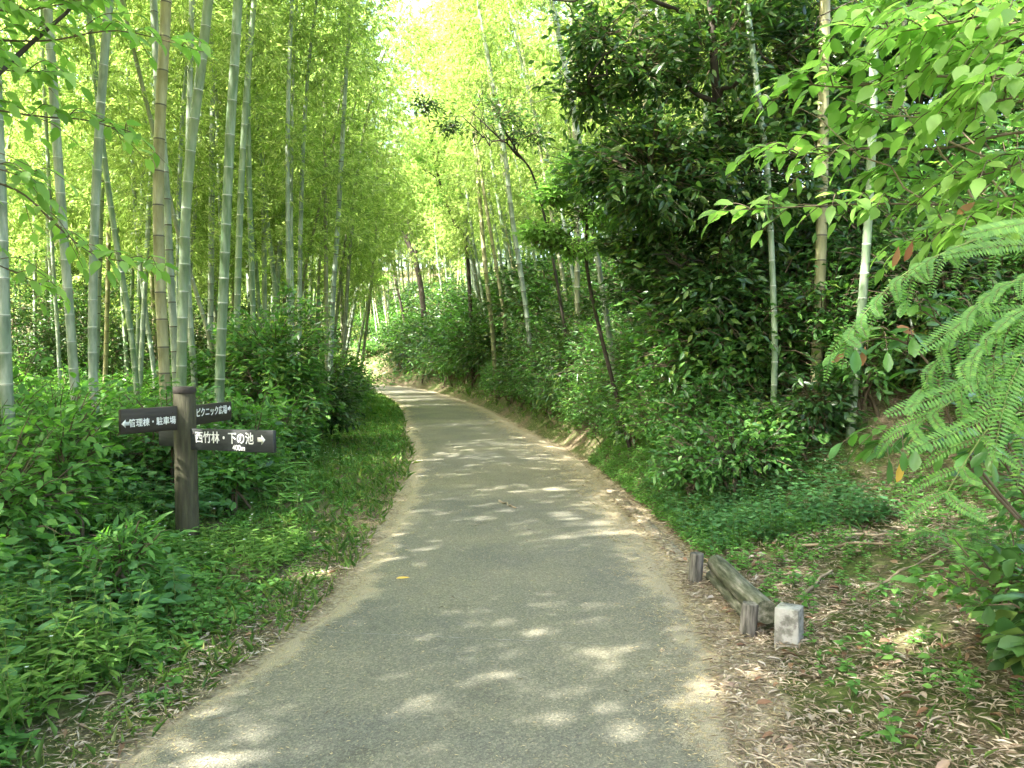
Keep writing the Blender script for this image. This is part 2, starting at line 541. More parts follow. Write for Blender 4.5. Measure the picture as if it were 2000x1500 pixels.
el = np.where(off < 0, 1 - (wl[:, None] + off) / .36, 1 - (wr[:, None] - off) / (.44 + .14 * sm(20, 24, arc)[:, None] + .25 * sm(18, 24, arc)[:, None]))
ea.data.foreach_set("value", np.clip(el, -1, 1.2).ravel().astype(np.float32))


# thin pale construction joint across the path
def flat_strip(a, b, w, z):
    a = np.array(a); b = np.array(b); n = 30
    t = np.linspace(0, 1, n)[:, None]; c = a + (b - a) * t
    d = nrm(b - a); s = np.array([d[1], -d[0]])
    ww = w * (.6 + .4 * rng.random((n, 1)))
    zz = np.full((n, 1), z)
    return np.concatenate([np.concatenate([c + s * ww, zz], 1), np.concatenate([c - s * ww, zz], 1)])


jm = MB()
A0 = P(560, 1244, 4.4)[:2]; B0 = P(1180, 1272, 4.18)[:2]
v = flat_strip(A0, B0, .0022, .0285); n = 30; q = np.stack([np.arange(n - 1), np.arange(n - 1) + 1, np.arange(n - 1) + n + 1, np.arange(n - 1) + n], -1)
jm.add(v, None, q)
jm.build("path_joint_line", solid("joint", [(.35, (.12, .12, .11)), (.65, (.36, .36, .34))], 25, .9, 0), kind="structure")

# ------------------------------------------------------------------ bamboo
def culm_mesh(mb, pts, r0, seed, dark_ring, spacing=.28, sides=12):
    """culm along polyline with swollen nodes; the rings get their own material slots"""
    pts = np.asarray(pts, float)
    seg = np.linalg.norm(np.diff(pts, axis=0), axis=1); L = np.concatenate([[0], np.cumsum(seg)]); T = L[-1]
    lr = np.random.default_rng(seed)
    st = [0.0]; x = -.1 + lr.random() * .2
    sp = spacing * .75
    pos = [(0.0, 1.0, 0)]
    nodes = []
    while True:
        x += sp * (.9 + .2 * lr.random()); sp = min(sp * 1.035, spacing * 1.35)
        if x > T - .1: break
        if x < .05: continue
        nodes.append(x)
        hh = .008 * (r0 / .05) ** .3
        pos += [(x - hh, 1.0, 0), (x - hh * .25, 1.075, 1), (x, 1.03, 2), (x + hh * .35, 1.09, 1 if not dark_ring else 2), (x + hh * .8, 1.02, 1), (x + hh * 1.6, 1.0, 0)]
    pos.append((T, 1.0, 0))
    s = np.array([p[0] for p in pos]); w = np.array([p[1] for p in pos]); mt = np.array([p[2] for p in pos])
    s = np.maximum.accumulate(s + np.arange(len(s)) * 1e-5)
    c = np.stack([np.interp(s, L, pts[:, k]) for k in range(3)], -1)
    t = s / T
    r = r0 * (1 - .12 * t) * np.clip((1 - t) / .55, 0, 1) ** .75 * w
    r = np.where(t < .45, r0 * (1.04 - .25 * t) * w, r0 * .93 * np.clip((1 - t) / .55, .02, 1) ** .8 * w)
    tube(mb, c, r, sides, 0, True, qmat=mt[:-1])
    return np.array(nodes), L, pts


def bamboo_foliage(mb, pts, zmin, zfull, nleaf, seed, leafL=.135, leafW=.027, spread=1.35, mtw=1):
    """leafy branches in pairs at every node above zmin"""
    lr = np.random.default_rng(seed)
    pts = np.asarray(pts, float)
    seg = np.linalg.norm(np.diff(pts, axis=0), axis=1); L = np.concatenate([[0], np.cumsum(seg)]); T = L[-1]
    nb = 58
    u = lr.random(nb) ** .85
    s = zmin + (T - zmin) * u
    o = np.stack([np.interp(s, L, pts[:, k]) for k in range(3)], -1)
    az = lr.uniform(0, 2 * math.pi, nb)
    reach = spread * (.45 + .55 * lr.random(nb)) * np.clip((T - s) / (T - zmin) * 1.6 + .3, .3, 1) * np.where(s < zfull, .55, 1)
    elev = lr.uniform(.15, .8, nb)
    hd = np.stack([np.cos(az), np.sin(az), np.zeros(nb)], -1)
    mid = o + hd * reach[:, None] * .5 + np.array([0, 0, 1]) * (reach * elev * .55)[:, None]
    end = o + hd * reach[:, None] + np.array([0, 0, 1]) * (reach * (elev * .6 - .18))[:, None]
    many_tubes(mb, o, mid, end, .007, .0025, mtw)
    w = reach / reach.sum()
    ib = lr.choice(nb, nleaf, p=w)
    # clusters of five to seven leaves fanned from a twig tip
    ncl = nleaf // 6
    ib = lr.choice(nb, ncl, p=w)
    t = .15 + .9 * lr.random(ncl) ** .75
    tt = t[:, None]
    base = (1 - tt) ** 2 * o[ib] + 2 * tt * (1 - tt) * (2 * mid[ib] - .5 * (o[ib] + end[ib])) + tt ** 2 * end[ib]
    offv = lr.normal(0, 1, (ncl, 3)) * np.array([.17, .17, .12]) * (.5 + reach[ib][:, None] * .6)
    tip = base + offv
    many_tubes(mb, base[::3], (base + offv * .6)[::3], tip[::3], .0022, .0014, mtw)
    cd_ = nrm(hd[ib] * .7 + nrm(offv) * .8 + np.array([0, 0, -.25]))
    Pn = np.repeat(tip, 6, 0) + lr.normal(0, .02, (ncl * 6, 3))
    D = nrm(np.repeat(cd_, 6, 0) + lr.normal(0, .45, (ncl * 6, 3)) + np.array([0, 0, -.2]))
    Nn = nrm(lr.normal(0, .6, (ncl * 6, 3)) + np.array([0, 0, 1.0]))
    Ls = leafL * lr.uniform(.6, 1.15, ncl * 6); Ws = leafW * lr.uniform(.8, 1.2, ncl * 6)
    leaves(mb, Pn, D, Nn, Ls, Ws, 1, droop=.12, fold=.1)


def nod(n, base, lean, top, amp, az):
    """culm line: rises from base with a lean and bows over near its top"""
    t = np.linspace(0, 1, n)
    x = base[0] + lean[0] * t + math.cos(az) * amp * t ** 4
    y = base[1] + lean[1] * t + math.sin(az) * amp * t ** 4
    z = base[2] + top * (t - .06 * t ** 6)
    return np.stack([x, y, z], -1)


CULM = {"green": [M["culm_green"], M["node_pale"], M["node_dark"]], "blue": [M["culm_blue"], M["node_pale"], M["node_dark"]],
        "tan": [M["culm_tan"], M["node_dark"], M["node_dark"]], "dull": [M["culm_dull"], M["node_pale"], M["node_dark"]],
        "bluedark": [M["culm_blue"], M["node_dark"], M["node_dark"]]}


def hand_bamboo(label, pix, d, width, kind, crown=5.5, total=12.5, nleaf=5000, group=None, dt=0.0, seed=0, sides=14):
    """pix: points of the stem in the photo from low to high; d: distance; width: stem width in photo pixels"""
    pts = [P(x, y, d + dt * i) for i, (x, y) in enumerate(pix)]
    # go down to the ground
    p0, p1 = pts[0], pts[1]
    g = h1(p0[0], p0[1])
    if p0[2] > g + .05:
        dirn = (p0 - p1) / max(p1[2] - p0[2], .1)
        dirn[0] *= .6
        pts.insert(0, np.array([p0[0] + dirn[0] * (p0[2] - g), p0[1], g - .05]))
    else:
        pts[0][2] = g - .05
    pts = np.array(pts)
    # go on up past the frame to the full height, bending over at the tip
    dd = nrm(pts[-1] - pts[-2]); cur = pts[-1].copy(); out = list(pts)
    az = rng.uniform(0, 2 * math.pi)
    k = 0
    while cur[2] < g + total and k < 14:
        k += 1
        dd = nrm(dd + np.array([math.cos(az), math.sin(az), 0]) * .05 * max(0, k - 2) * .6)
        cur = cur + dd * 1.1; out.append(cur.copy())
    pts = np.array(out)
    # smooth resample
    seg = np.linalg.norm(np.diff(pts, axis=0), axis=1); L = np.concatenate([[0], np.cumsum(seg)])
    base = pts[0].copy()
    root = thing("bamboo", label, "bamboo", base, group)
    sp = catmull(pts, 6) - base
    mb = MB()
    culm_mesh(mb, sp, width * .90 / 2 / 1600 * d, seed + 11, kind in ("tan", "bluedark"), sides=sides)
    mb.build("culm", CULM[kind], root, smooth=True)
    fb = MB()
    bamboo_foliage(fb, sp, crown, crown + 1.5, nleaf, seed + 400)
    fb.build("foliage", [M["bamboo_leaf"], M["green_twig"]], root)
    return root


HB = [
    ("thick pale bamboo culm cut by the left edge of the photo", [(42, 1070), (20, 860), (10, 700), (0, 380), (-12, 100)], 6.3, 26, "blue"),
    ("sunlit bluish bamboo culm leaning left, second from the left edge", [(172, 1010), (150, 800), (135, 600), (116, 350), (102, 140), (92, 0)], 8.0, 19, "blue"),
    ("straight bright bluish bamboo culm, third from the left edge", [(198, 1000), (182, 740), (183, 500), (191, 300), (204, 110), (213, 0)], 8.0, 18.5, "blue"),
    ("thick yellowed tan bamboo culm with dark rings behind the signpost", [(322, 745), (313, 560), (309, 400), (312, 250), (322, 60), (326, -60)], 8.4, 23, "tan"),
    ("grey bamboo culm with dark rings standing close behind the yellowed culm", [(344, 740), (334, 560), (322, 330), (308, 160), (300, 0)], 9.6, 16, "bluedark"),
    ("thick grey green bamboo culm leaning right just behind the top of the signpost", [(354, 745), (362, 440), (374, 280), (392, 140), (405, 20)], 9.2, 21, "green"),
    ("tall thick green bamboo culm curving gently right, right of the signpost top", [(429, 750), (438, 530), (449, 270), (459, 110), (466, -20)], 9.2, 20.5, "green"),
    ("slim shaded green bamboo culm just right of the tall thick green one", [(461, 720), (466, 500), (475, 280), (488, 100), (500, -40)], 13, 14, "green"),
    ("slim dark green bamboo culm just left of the white pair", [(496, 690), (491, 500), (486, 330), (484, 160), (486, 0)], 14, 12, "green"),
    ("white sunlit bamboo culm, left one of the bright pair", [(564, 585), (562, 400), (562, 250), (565, 130), (570, 10)], 14.5, 10, "blue"),
    ("white sunlit bamboo culm, right one of the bright pair", [(571, 590), (569, 420), (570, 280), (573, 150), (579, 20)], 15.2, 7, "blue"),
    ("grey ringed bamboo culm leaning right, nearest to the path on its left side", [(650, 590), (659, 450), (668, 290), (676, 140), (684, 0)], 16.5, 11, "bluedark"),
    ("green bamboo culm leaning left behind the left boards", [(262, 705), (247, 590), (225, 460), (205, 320), (192, 200)], 12, 12, "green"),
    ("short slanting bamboo culm crossing behind the thick grey green culm", [(416, 690), (396, 615), (375, 545), (352, 470), (330, 380)], 12.5, 9, "dull"),
    ("bluish bamboo culm half hidden just right of the thick grey green culm", [(379, 730), (372, 640), (366, 520), (366, 380), (370, 200)], 12, 13, "blue"),
    ("speckled sunlit bamboo culm leaning left between the yellowed and the bright bluish culm", [(300, 720), (286, 620), (272, 500), (262, 380), (255, 240)], 15, 9, "blue"),
    ("thin sunlit bamboo culm between the two thick green culms", [(438, 640), (430, 420), (424, 240), (420, 120)], 16, 8, "blue"),
    ("thin dark bamboo culm leaning right, left of the grey ringed culm by the path", [(593, 545), (618, 430), (642, 320), (660, 220)], 20, 6, "dull"),
    ("very thin dark bamboo culm bent right above the evergreen shrub", [(622, 560), (632, 440), (652, 350), (672, 280)], 22, 5, "dull"),
    ("sunlit bamboo culm leaning left low behind the shrubs, far left", [(118, 760), (112, 640), (104, 520), (98, 400)], 14, 8, "blue"),
    ("bamboo culm with a bright left side leaning at the left of the white pair", [(540, 600), (530, 500), (518, 400), (508, 280)], 17, 10, "green"),
    # right bank
    ("long white sunlit bamboo culm leaning left on the right bank above the path", [(1194, 690), (1166, 500), (1147, 380), (1126, 250), (1101, 120), (1078, 0)], 11.5, 12.5, "blue"),
    ("pale bamboo culm leaning left with dark rings, right bank mid distance", [(1030, 625), (1001, 430), (986, 300), (962, 160), (940, 40)], 19, 11, "bluedark"),
    ("brownish straight bamboo culm left of the pale leaning one on the right bank", [(962, 655), (946, 500), (932, 330), (918, 170)], 25, 10, "tan"),
    ("thin tan bamboo culm between the two larger culms of the right bank", [(986, 632), (966, 500), (946, 380), (930, 260)], 24.5, 8, "tan"),
    ("shaded bamboo culm with pale rings low behind the light green sapling", [(1128, 645), (1127, 500), (1126, 380), (1122, 240)], 16, 12, "dull"),
    ("thin white bamboo culm leaning left high above the right bank", [(1095, 400), (1062, 280), (1030, 170), (1005, 60)], 19, 7, "blue"),
    ("thick tan bamboo culm showing only at the top behind the dark evergreen tree", [(1268, 380), (1262, 240), (1250, 100), (1232, -20)], 13, 17, "tan"),
    ("thick tan bamboo culm with dark rings in the dark hollow beside the evergreen tree", [(1594, 720), (1601, 560), (1606, 380), (1608, 200), (1611, 0)], 8.2, 23, "tan"),
    ("smooth green bamboo culm with pale rings nearest the right edge", [(1664, 800), (1678, 660), (1691, 500), (1702, 300), (1706, 150), (1708, 0)], 7.6, 18, "green"),
    ("slim yellow green bamboo culm standing in the shrubs at the edge of the clearing", [(1509, 860), (1513, 680), (1508, 520), (1498, 330), (1476, 150)], 8.0, 13, "green"),
    ("dull green bamboo culm standing in shade just right of the clearing's slim one", [(1760, 800), (1756, 640), (1757, 480), (1760, 300)], 9.4, 14, "dull"),
    ("pair member bamboo culm seen through the evergreen canopy, upper left of its crown", [(1352, 330), (1346, 180), (1340, 60), (1336, -30)], 19, 11, "dull"),
    ("pale bamboo culm seen through the evergreen canopy, right of another", [(1412, 330), (1409, 200), (1398, 80), (1390, -30)], 18, 12, "blue"),
    ("thin bamboo culm leaning left in the gap above the light green sapling", [(1213, 300), (1200, 200), (1186, 90), (1176, -20)], 18, 9, "tan"),
]
for i, (lab, pix, d, w, kind) in enumerate(HB):
    near = d < 10
    hand_bamboo(lab, pix, d, w, kind, crown=(5.6 if near else 4.6) + (i * 37 % 10) * .12,
                total=12 + (i * 53 % 10) * .25, nleaf=7600, seed=i * 7, sides=16 if near else 10)


# stock of ordinary bamboo, copied through the groves
def stock(kind, seed, top, amp, r, crown, nleaf):
    root = thing("bamboo", "", "bamboo", (0, 0, -60))
    lr = np.random.default_rng(seed)
    az = lr.uniform(0, 6.28)
    pts = nod(22, (0, 0, -.15), (lr.uniform(-.7, .7), lr.uniform(-.7, .7)), top, amp, az)
    mb = MB(); culm_mesh(mb, pts, r, seed, kind in ("tan", "bluedark"), sides=9)
    mb.build("culm", CULM[kind], root, smooth=True)
    fb = MB(); bamboo_foliage(fb, pts, crown, crown + 1.2, nleaf, seed + 5, spread=1.6)
    fb.build("foliage", [M["bamboo_leaf"], M["green_twig"]], root)
    return root


ST = [stock(k, 100 + i, t, a, r, c - 1.3, 9000) for i, (k, t, a, r, c) in enumerate([
    ("green", 12.5, 1.8, .052, 4.2), ("blue", 13, 1.2, .048, 4.8), ("dull", 11.5, 2.2, .042, 3.6), ("bluedark", 13.5, 1.5, .055, 5.0),
    ("green", 12, 2.6, .040, 3.4), ("tan", 12.5, 1.4, .048, 4.6), ("blue", 11.8, 2.0, .044, 3.9), ("dull", 13.2, 1.0, .050, 4.4)])]
ST += [stock("tan", 140, 11.5, 1.0, .06, 6.6, 5000), stock("blue", 141, 12, .8, .055, 7.0, 5000), stock("dull", 142, 11, 1.2, .055, 6.2, 5000)]
used = [False] * len(ST)


def scatter(n, xr, yr, keep, mind, lr, taken):
    pts = []
    tries = 0
    while len(pts) < n and tries < 20000:
        tries += 1
        x = lr.uniform(*xr); y = lr.uniform(*yr)
        if any((x - a) ** 2 + (y - b) ** 2 < mind ** 2 for a, b in pts[-400:]): continue
        if any((x - a) ** 2 + (y - b) ** 2 < mind ** 2 for a, b in taken): continue
        if not keep(x, y): continue
        pts.append((x, y))
    taken.extend(pts)
    return pts


KN = ["green", "pale bluish", "dull grey green", "dark ringed grey", "slim green", "tan brown", "slim bluish", "dull green", "bare tan", "bare pale", "bare dull green"]
ZX = [(0, "at the far left"), (160, "behind the bright bluish culms"), (300, "behind the yellowed culm and the signpost"), (450, "left of the white pair"),
      (600, "beside the grey ringed culm"), (700, "straight ahead over the bend"), (880, "left of the pale leaning culms"), (1060, "above the light green sapling"),
      (1250, "behind the evergreen tree's left half"), (1450, "behind the evergreen tree's right half"), (1620, "behind the hollow's tan culm"), (1800, "near the right edge")]


def zone(x, y):
    px = 1000 + 1600 * x / max(y, .5)
    z = ZX[0][1]
    for a, t in ZX:
        if px >= a: z = t
    return z


def place_bamboo(pts, label, group, lr, smin=.85, smax=1.15, kinds=None, where="", arch=0):
    for (x, y) in pts:
        k = int(lr.choice(kinds if kinds else range(8)))
        if where is not None: label = "%s bamboo %s %s" % (KN[k], where, zone(x, y))
        s = lr.uniform(smin, smax)
        z = h1(x, y)
        if not used[k]:
            used[k] = True; r = ST[k]
            r.location = (x, y, z); r.scale = (s, s, s)
            r["label"] = label; r["group"] = group
        else:
            r = copy_tree(ST[k], (x, y, z), 0, s, label, group)
        sd_ = sd1(x, y)
        tl = (lr.uniform(.03, .19) if sd_ > 0 else -lr.uniform(-.04, .10)) * (1 if abs(sd_) < 6 else .5)
        if arch: tl = arch * lr.uniform(.75, 1.2)
        r.rotation_euler = (Matrix.Rotation(-tl, 3, 'Y') @ Matrix.Rotation(lr.uniform(-.04, .04), 3, 'X') @ Matrix.Rotation(lr.uniform(0, 6.28), 3, 'Z')).to_euler()


lr = np.random.default_rng(21)
taken = [(float(P(p[0][0], 700, d)[0]), d) for _, p, d, _, _ in HB]


def inview(x, y, m=1.0):
    return abs(x) < y * .64 + m


SA = CLS[:-1]; SAB = np.diff(CLS, axis=0); SLL = (SAB ** 2).sum(1)


def sd1(x, y):
    px = x - SA[:, 0]; py = y - SA[:, 1]
    t = np.clip((px * SAB[:, 0] + py * SAB[:, 1]) / SLL, 0, 1)
    d2 = (px - t * SAB[:, 0]) ** 2 + (py - t * SAB[:, 1]) ** 2
    i = int(d2.argmin())
    return math.sqrt(d2[i]) * (1 if SAB[i, 1] * px[i] - SAB[i, 0] * py[i] > 0 else -1)


p1 = scatter(32, (-15, -3), (13.5, 22), lambda x, y: inview(x, y) and sd1(x, y) < -3.0, .75, lr, taken)
place_bamboo(p1, "", "bamboos of the left grove", lr, where="near")
p1b = scatter(9, (-8, -3), (14, 25), lambda x, y: -6 < sd1(x, y) < -2.7, .8, lr, taken)
place_bamboo(p1b, "", "bamboos of the left grove", lr, 1.0, 1.25, where="near")
p2a = scatter(6, (-9, -4), (24, 36), lambda x, y: -4 < sd1(x, y) < -2.3, 1.2, lr, taken)
place_bamboo(p2a, "", "bamboos arching over from the left grove", lr, 1.1, 1.3, where="arching from the left", arch=-.17)
p2b = scatter(15, (-14, -4), (25, 47), lambda x, y: -5.5 < sd1(x, y) < -2.4, .9, lr, taken)
place_bamboo(p2b, "", "bamboos of the farther left grove", lr, 1.05, 1.3, where="farther back")
p2 = scatter(38, (-26, -4), (21, 42), lambda x, y: inview(x, y) and sd1(x, y) < -2.8, .85, lr, taken)
place_bamboo(p2, "", "bamboos of the farther left grove", lr, where="farther back")
p3 = scatter(46, (.5, 16), (12.5, 26), lambda x, y: inview(x, y) and sd1(x, y) > 3.0 and x < .5 * y, .8, lr, taken)
place_bamboo(p3, "", "bamboos of the right bank", lr, kinds=[1, 2, 3, 5, 7, 6], where="on the right bank")
p4a = scatter(9, (-3, 6), (19, 34), lambda x, y: 2.6 < sd1(x, y) < 4.2, 1.2, lr, taken)
place_bamboo(p4a, "", "bamboos arching over from the right bank", lr, 1.1, 1.3, where="arching from the right", arch=.19)
p4 = scatter(33, (-3, 14), (26, 40), lambda x, y: inview(x, y) and 2.8 < sd1(x, y) < 13, .9, lr, taken)
place_bamboo(p4, "", "bamboos of the far right bank", lr, where="high on the far bank")
p8 = scatter(40, (-8, 4), (38, 60), lambda x, y: sd1(x, y) > 2.4 and x / y > -.125, .8, lr, taken)
place_bamboo(p8, "", "bamboos right of the bend", lr, 1.0, 1.35, where="right of the bend")
p5b = scatter(40, (-13, -5), (48, 60), lambda x, y: sd1(x, y) < 60 and abs(sd1(x, y)) > 1.7 and -.205 < x / y < -.118, .3, lr, taken)
place_bamboo(p5b, "", "bamboo stems crowded at the end of the path", lr, .8, 1.0, kinds=[8, 9, 10], where="at the path's end")
# far grove that nobody could count
fm = MB()
fl = np.random.default_rng(5)
for k in range(540):
    while True:
        x = fl.uniform(-70, 60) if k % 3 else fl.uniform(-24, -2); y = fl.uniform(52, 92)
        if k >= 330: x = fl.uniform(-48, -12); y = fl.uniform(-4, 52)  # extra bamboos on the left, partly out of view, added to darken the grove
        elif -.215 < x / y < -.11 and y < 66: continue
        if k >= 330 and y < 22 and abs(x) < y * .66: continue
        if (k >= 330 or abs(x) < y * .68) and abs(sd1(x, y)) > 2: break
    z = h1(x, y); t = fl.uniform(9, 13) * (.72 if k % 3 == 0 else 1)
    pts = nod(9, (x, y, z - .1), (fl.uniform(-.8, .8), fl.uniform(-.8, .8)), t, fl.uniform(.8, 2.5), fl.uniform(0, 6.28))
    tube(fm, pts, .05 * np.linspace(1, .15, 9), 5, 2)
    bamboo_foliage(fm, pts, 1.5 if k % 3 == 0 else 2.6, 4.0, 1500, 9000 + k, leafL=.26, leafW=.06, spread=1.7, mtw=1)
fm.build("distant_bamboo_grove", [M["bamboo_leaf"], M["green_twig"], M["culm_dull"]], kind="stuff",
         label="hazy mass of bamboo far behind the bend and both slopes, with shading bamboo added left", category="bamboo grove")

# bamboos beside and behind the photographer, outside the picture: added to shade the path
p6 = scatter(92, (-13, -2.6), (-7, 12), lambda x, y: not inview(x, y, 1.4) and sd1(x, y) < -2.4 and not (y > 3.5 and x > -4.3), .65, lr, taken)
p6 += scatter(7, (-4.2, -2.0), (-4, 2.2), lambda x, y: sd1(x, y) < -1.9 and not inview(x, y, 1.0), .7, lr, taken) + scatter(9, (1.8, 6), (-7, 0), lambda x, y: True, 1.0, lr, taken)
om = MB()
for k, (x, y) in enumerate(p6):
    pts = nod(10, (x, y, h1(x, y) - .1), (fl.uniform(-.6, .9), fl.uniform(-.5, .8)), fl.uniform(11.5, 13.5), fl.uniform(.8, 2.4), fl.uniform(-1.2, 1.2))
    tube(om, pts, .05 * np.linspace(1, .15, 10), 7, 2)
    bamboo_foliage(om, pts, 4.2, 5.5, 2700, 15000 + k, leafL=.19, leafW=.05, spread=1.6, mtw=1)
om.build("unseen_shade_grove", [M["bamboo_leaf"], M["green_twig"], M["culm_green"]], kind="stuff",
         label="unseen bamboo grove around the photographer, added to shade the path", category="bamboo grove")


# ------------------------------------------------------------------ trees and shrubs
def limb_pts(a, b, wob, n, lr, up=0.0):
    t = np.linspace(0, 1, n)[:, None]
    p = a + (b - a) * t + lr.normal(0, wob, (n, 3)) * np.sin(t * math.pi)
    p[:, 2] += up * np.sin(t[:, 0] * math.pi)
    return p


def clump_foliage(mb, lr, starts, tips, nper, L, W, k, shape, spread, droop=.2, twig_mat=1, flat=.5, leafmat_i=0):
    """a leafy twig from every start to its tip: leaves stand alternately along its outer part"""
    N = len(tips)
    many_tubes(mb, starts, (starts + tips) / 2 + np.array([0, 0, .03]), tips, .006, .002, twig_mat)
    d = nrm(tips - starts)
    i = np.repeat(np.arange(N), nper)
    n = len(i)
    t = lr.uniform(.25, 1.05, n)[:, None]
    base = starts[i] + (tips[i] - starts[i]) * t + lr.normal(0, spread, (n, 3)) * np.array([1, 1, .6])
    D = nrm(d[i] * .5 + lr.normal(0, .6, (n, 3)) * np.array([1, 1, .45]) + np.array([0, 0, -droop]))
    Nn = nrm(lr.normal(0, 1 - flat, (n, 3)) + np.array([0, 0, 1.0]))
    leaves(mb, base, D, Nn, L * lr.uniform(.65, 1.15, n), W * lr.uniform(.8, 1.15, n), k, shape, droop=.18, fold=.12, mat=leafmat_i)


def ellipsoid_twigs(lr, n, c, rad, zcut=-.6, rough=.25, tw=.45, inner=.35):
    """tips spread through an uneven ellipsoid crown, denser towards the outside"""
    d = lr.normal(0, 1, (n * 2, 3)); d = nrm(d); d = d[d[:, 2] > zcut][:n]
    n = len(d)
    lump = 1 + rough * np.sin(d[:, 0] * 4.1 + c[0] * 3) * np.cos(d[:, 1] * 3.7 + c[1]) + rough * .7 * np.sin(d[:, 2] * 6 + d[:, 0] * 5 + c[0])
    r = lr.uniform(inner, 1, n) ** .6 * lump
    tips = c + d * r[:, None] * rad
    starts = tips - d * tw * np.array([1, 1, .7]) * lr.uniform(.6, 1.2, (n, 1)) - np.array([0, 0, .12]) * tw
    return starts, tips


def shrub(name, label, cat, base, rad, height, n, nper, L, W, mat, k=1, shape="ovate", seed=0, group=None, stems=6, twig="twig", spread=.05, low=.15, flat=.5):
    lr = np.random.default_rng(seed)
    root = thing(name, label, cat, base, group)
    c = np.array([0, 0, height * .5 + low * .5])
    rr = np.array([rad, rad, height * .5])
    s, t = ellipsoid_twigs(lr, n, c, rr, zcut=-.85, tw=min(.45, rad * .5))
    keep = t[:, 2] > .03
    s, t = s[keep], t[keep]; s[:, 2] = np.maximum(s[:, 2], .02)
    fb = MB(); clump_foliage(fb, lr, s, t, nper, L, W, k, shape, spread, flat=flat)
    fb.build("foliage", [M[mat], M[twig]], root)
    sb = MB()
    for q in range(stems):
        a = np.array([lr.normal(0, .05 + rad * .06), lr.normal(0, .05 + rad * .06), -.08])
        e = s[lr.integers(len(s))]
        tube(sb, limb_pts(a, e, .03, 6, lr, .05), np.linspace(.016, .005, 6) * (1 + rad * .4), 6)
    sb.build("stems", M[twig], root, smooth=True)
    return root


ZS = [(0, "below the far left bamboos"), (200, "left of the signpost"), (360, "just right of the signpost post"), (520, "around the large rounded evergreen shrub"), (700, "at the bend"), (860, "below the brown leaning tree"),
      (980, "at the feet of the pale leaning culms"), (1120, "below the light green sapling"), (1260, "below the evergreen's left part"), (1350, "below the evergreen's middle"), (1450, "around the slim yellow green culm"), (1640, "behind the clearing"), (1740, "right of the smooth green culm"), (1860, "by the silk tree"), (1960, "at the right edge")]


def szone(x, y):
    px = 1000 + 1600 * x / max(y, .5)
    z = ZS[0][1]
    for a, t in ZS:
        if px >= a: z = t
    return ("in front " if y < 9 else "nearer row " if y < 11.5 else "middle distance " if y < 15 else "farther " if y < 20 else "far back " if y < 30 else "far off ") + z


def shrub_copies(roots, pts, lr, label0, group, smin=.8, smax=1.2, zoff=0):
    first = [True] * len(roots)
    for (x, y) in pts:
        k = int(lr.integers(len(roots)))
        s = lr.uniform(smin, smax); z = h1(x, y) + zoff
        sw = "small" if s < smin + (smax - smin) / 3 else "large" if s > smax - (smax - smin) / 3 else "mid"
        label = sw + " " + ["", "fine ", "spreading "][k % 3] + label0 + " " + szone(x, y)
        if first[k]:
            r = roots[k]; first[k] = False; r["label"] = label
            r.location = (x, y, z); r.rotation_euler = (0, 0, lr.uniform(0, 6.28)); r.scale = (s, s, s)
        else:
            copy_tree(roots[k], (x, y, z), lr.uniform(0, 6.28), s, label, group)
    for f, r in zip(first, roots):
        if f:
            for c in list(r.children): bpy.data.objects.remove(c)
            bpy.data.objects.remove(r)


# shrubs clothing the right bank
LB = "dark green bank shrub"; GB = "shrubs of the right bank"
rb = [shrub("bank_shrub", LB, "shrub", (0, 0, -50), .75, 1.1, 260, 9, .085, .032, "shrub_leaf", 1, seed=31, group=GB, spread=.05),
      shrub("bank_shrub", LB, "shrub", (0, 0, -50), .65, 1.3, 240, 9, .10, .036, "dark_leaf", 1, seed=32, group=GB, spread=.05),
      shrub("bank_shrub", LB, "shrub", (0, 0, -50), .85, .95, 280, 9, .075, .03, "shrub_leaf", 1, seed=33, group=GB, spread=.06)]
lr = np.random.default_rng(77)
tk = []
q1 = scatter(185, (-.5, 11), (7.6, 22), lambda x, y: 1.8 + .35 < sd1(x, y) < (7.5 if y > 11 else 11) and inview(x, y, .5) and (y > 8.4 or x < 2.0) and not (x > 2.4 and y < 7.9 - .1 * x), .55, lr, tk)
q1 += scatter(14, (3.9, 7), (5.2, 8), lambda x, y: inview(x, y, .8) and x > 6.2 - .28 * y, .6, lr, tk)
shrub_copies(rb, q1, lr, LB, GB, .9, 1.5, -.1)
LB2 = "green bank shrub"; GB2 = "shrubs of the far right bank"
rb2 = [shrub("bank_shrub", LB2, "shrub", (0, 0, -50), .95, 1.3, 240, 8, .12, .05, "shrub_leaf", 1, seed=35, group=GB2, spread=.08),
       shrub("bank_shrub", LB2, "shrub", (0, 0, -50), .9, 1.5, 240, 8, .12, .05, "dark_leaf", 1, seed=36, group=GB2, spread=.08)]
LE = "low bank shrub"; GE = "small shrubs along the foot of the right bank"
re_ = [shrub("bank_shrub", LE, "shrub", (0, 0, -50), .55, .8, 150, 9, .085, .032, "shrub_leaf", 1, seed=37, group=GE, spread=.05),
       shrub("bank_shrub", LE, "shrub", (0, 0, -50), .5, .9, 150, 9, .11, .032, "dark_leaf", 1, seed=38, group=GE, spread=.05),
       shrub("bank_shrub", LE, "shrub", (0, 0, -50), .6, .7, 160, 9, .07, .035, "shrub_leaf", 1, seed=39, group=GE, spread=.06)]
q1b = scatter(75, (-3, 3), (7.6, 27), lambda x, y: 1.85 < sd1(x, y) < 2.5, .38, lr, tk)
shrub_copies(re_, q1b, lr, LE, GE, .75, 1.25, -.05)
q2 = scatter(110, (-14, 9), (22, 56), lambda x, y: not (y > 42 and x / y < -.115) and 2.0 < sd1(x, y) < 8 and inview(x, y, .5), .95, lr, tk)
shrub_copies(rb2, q2, lr, LB2, GB2, 1.3, 2.2, -.1)

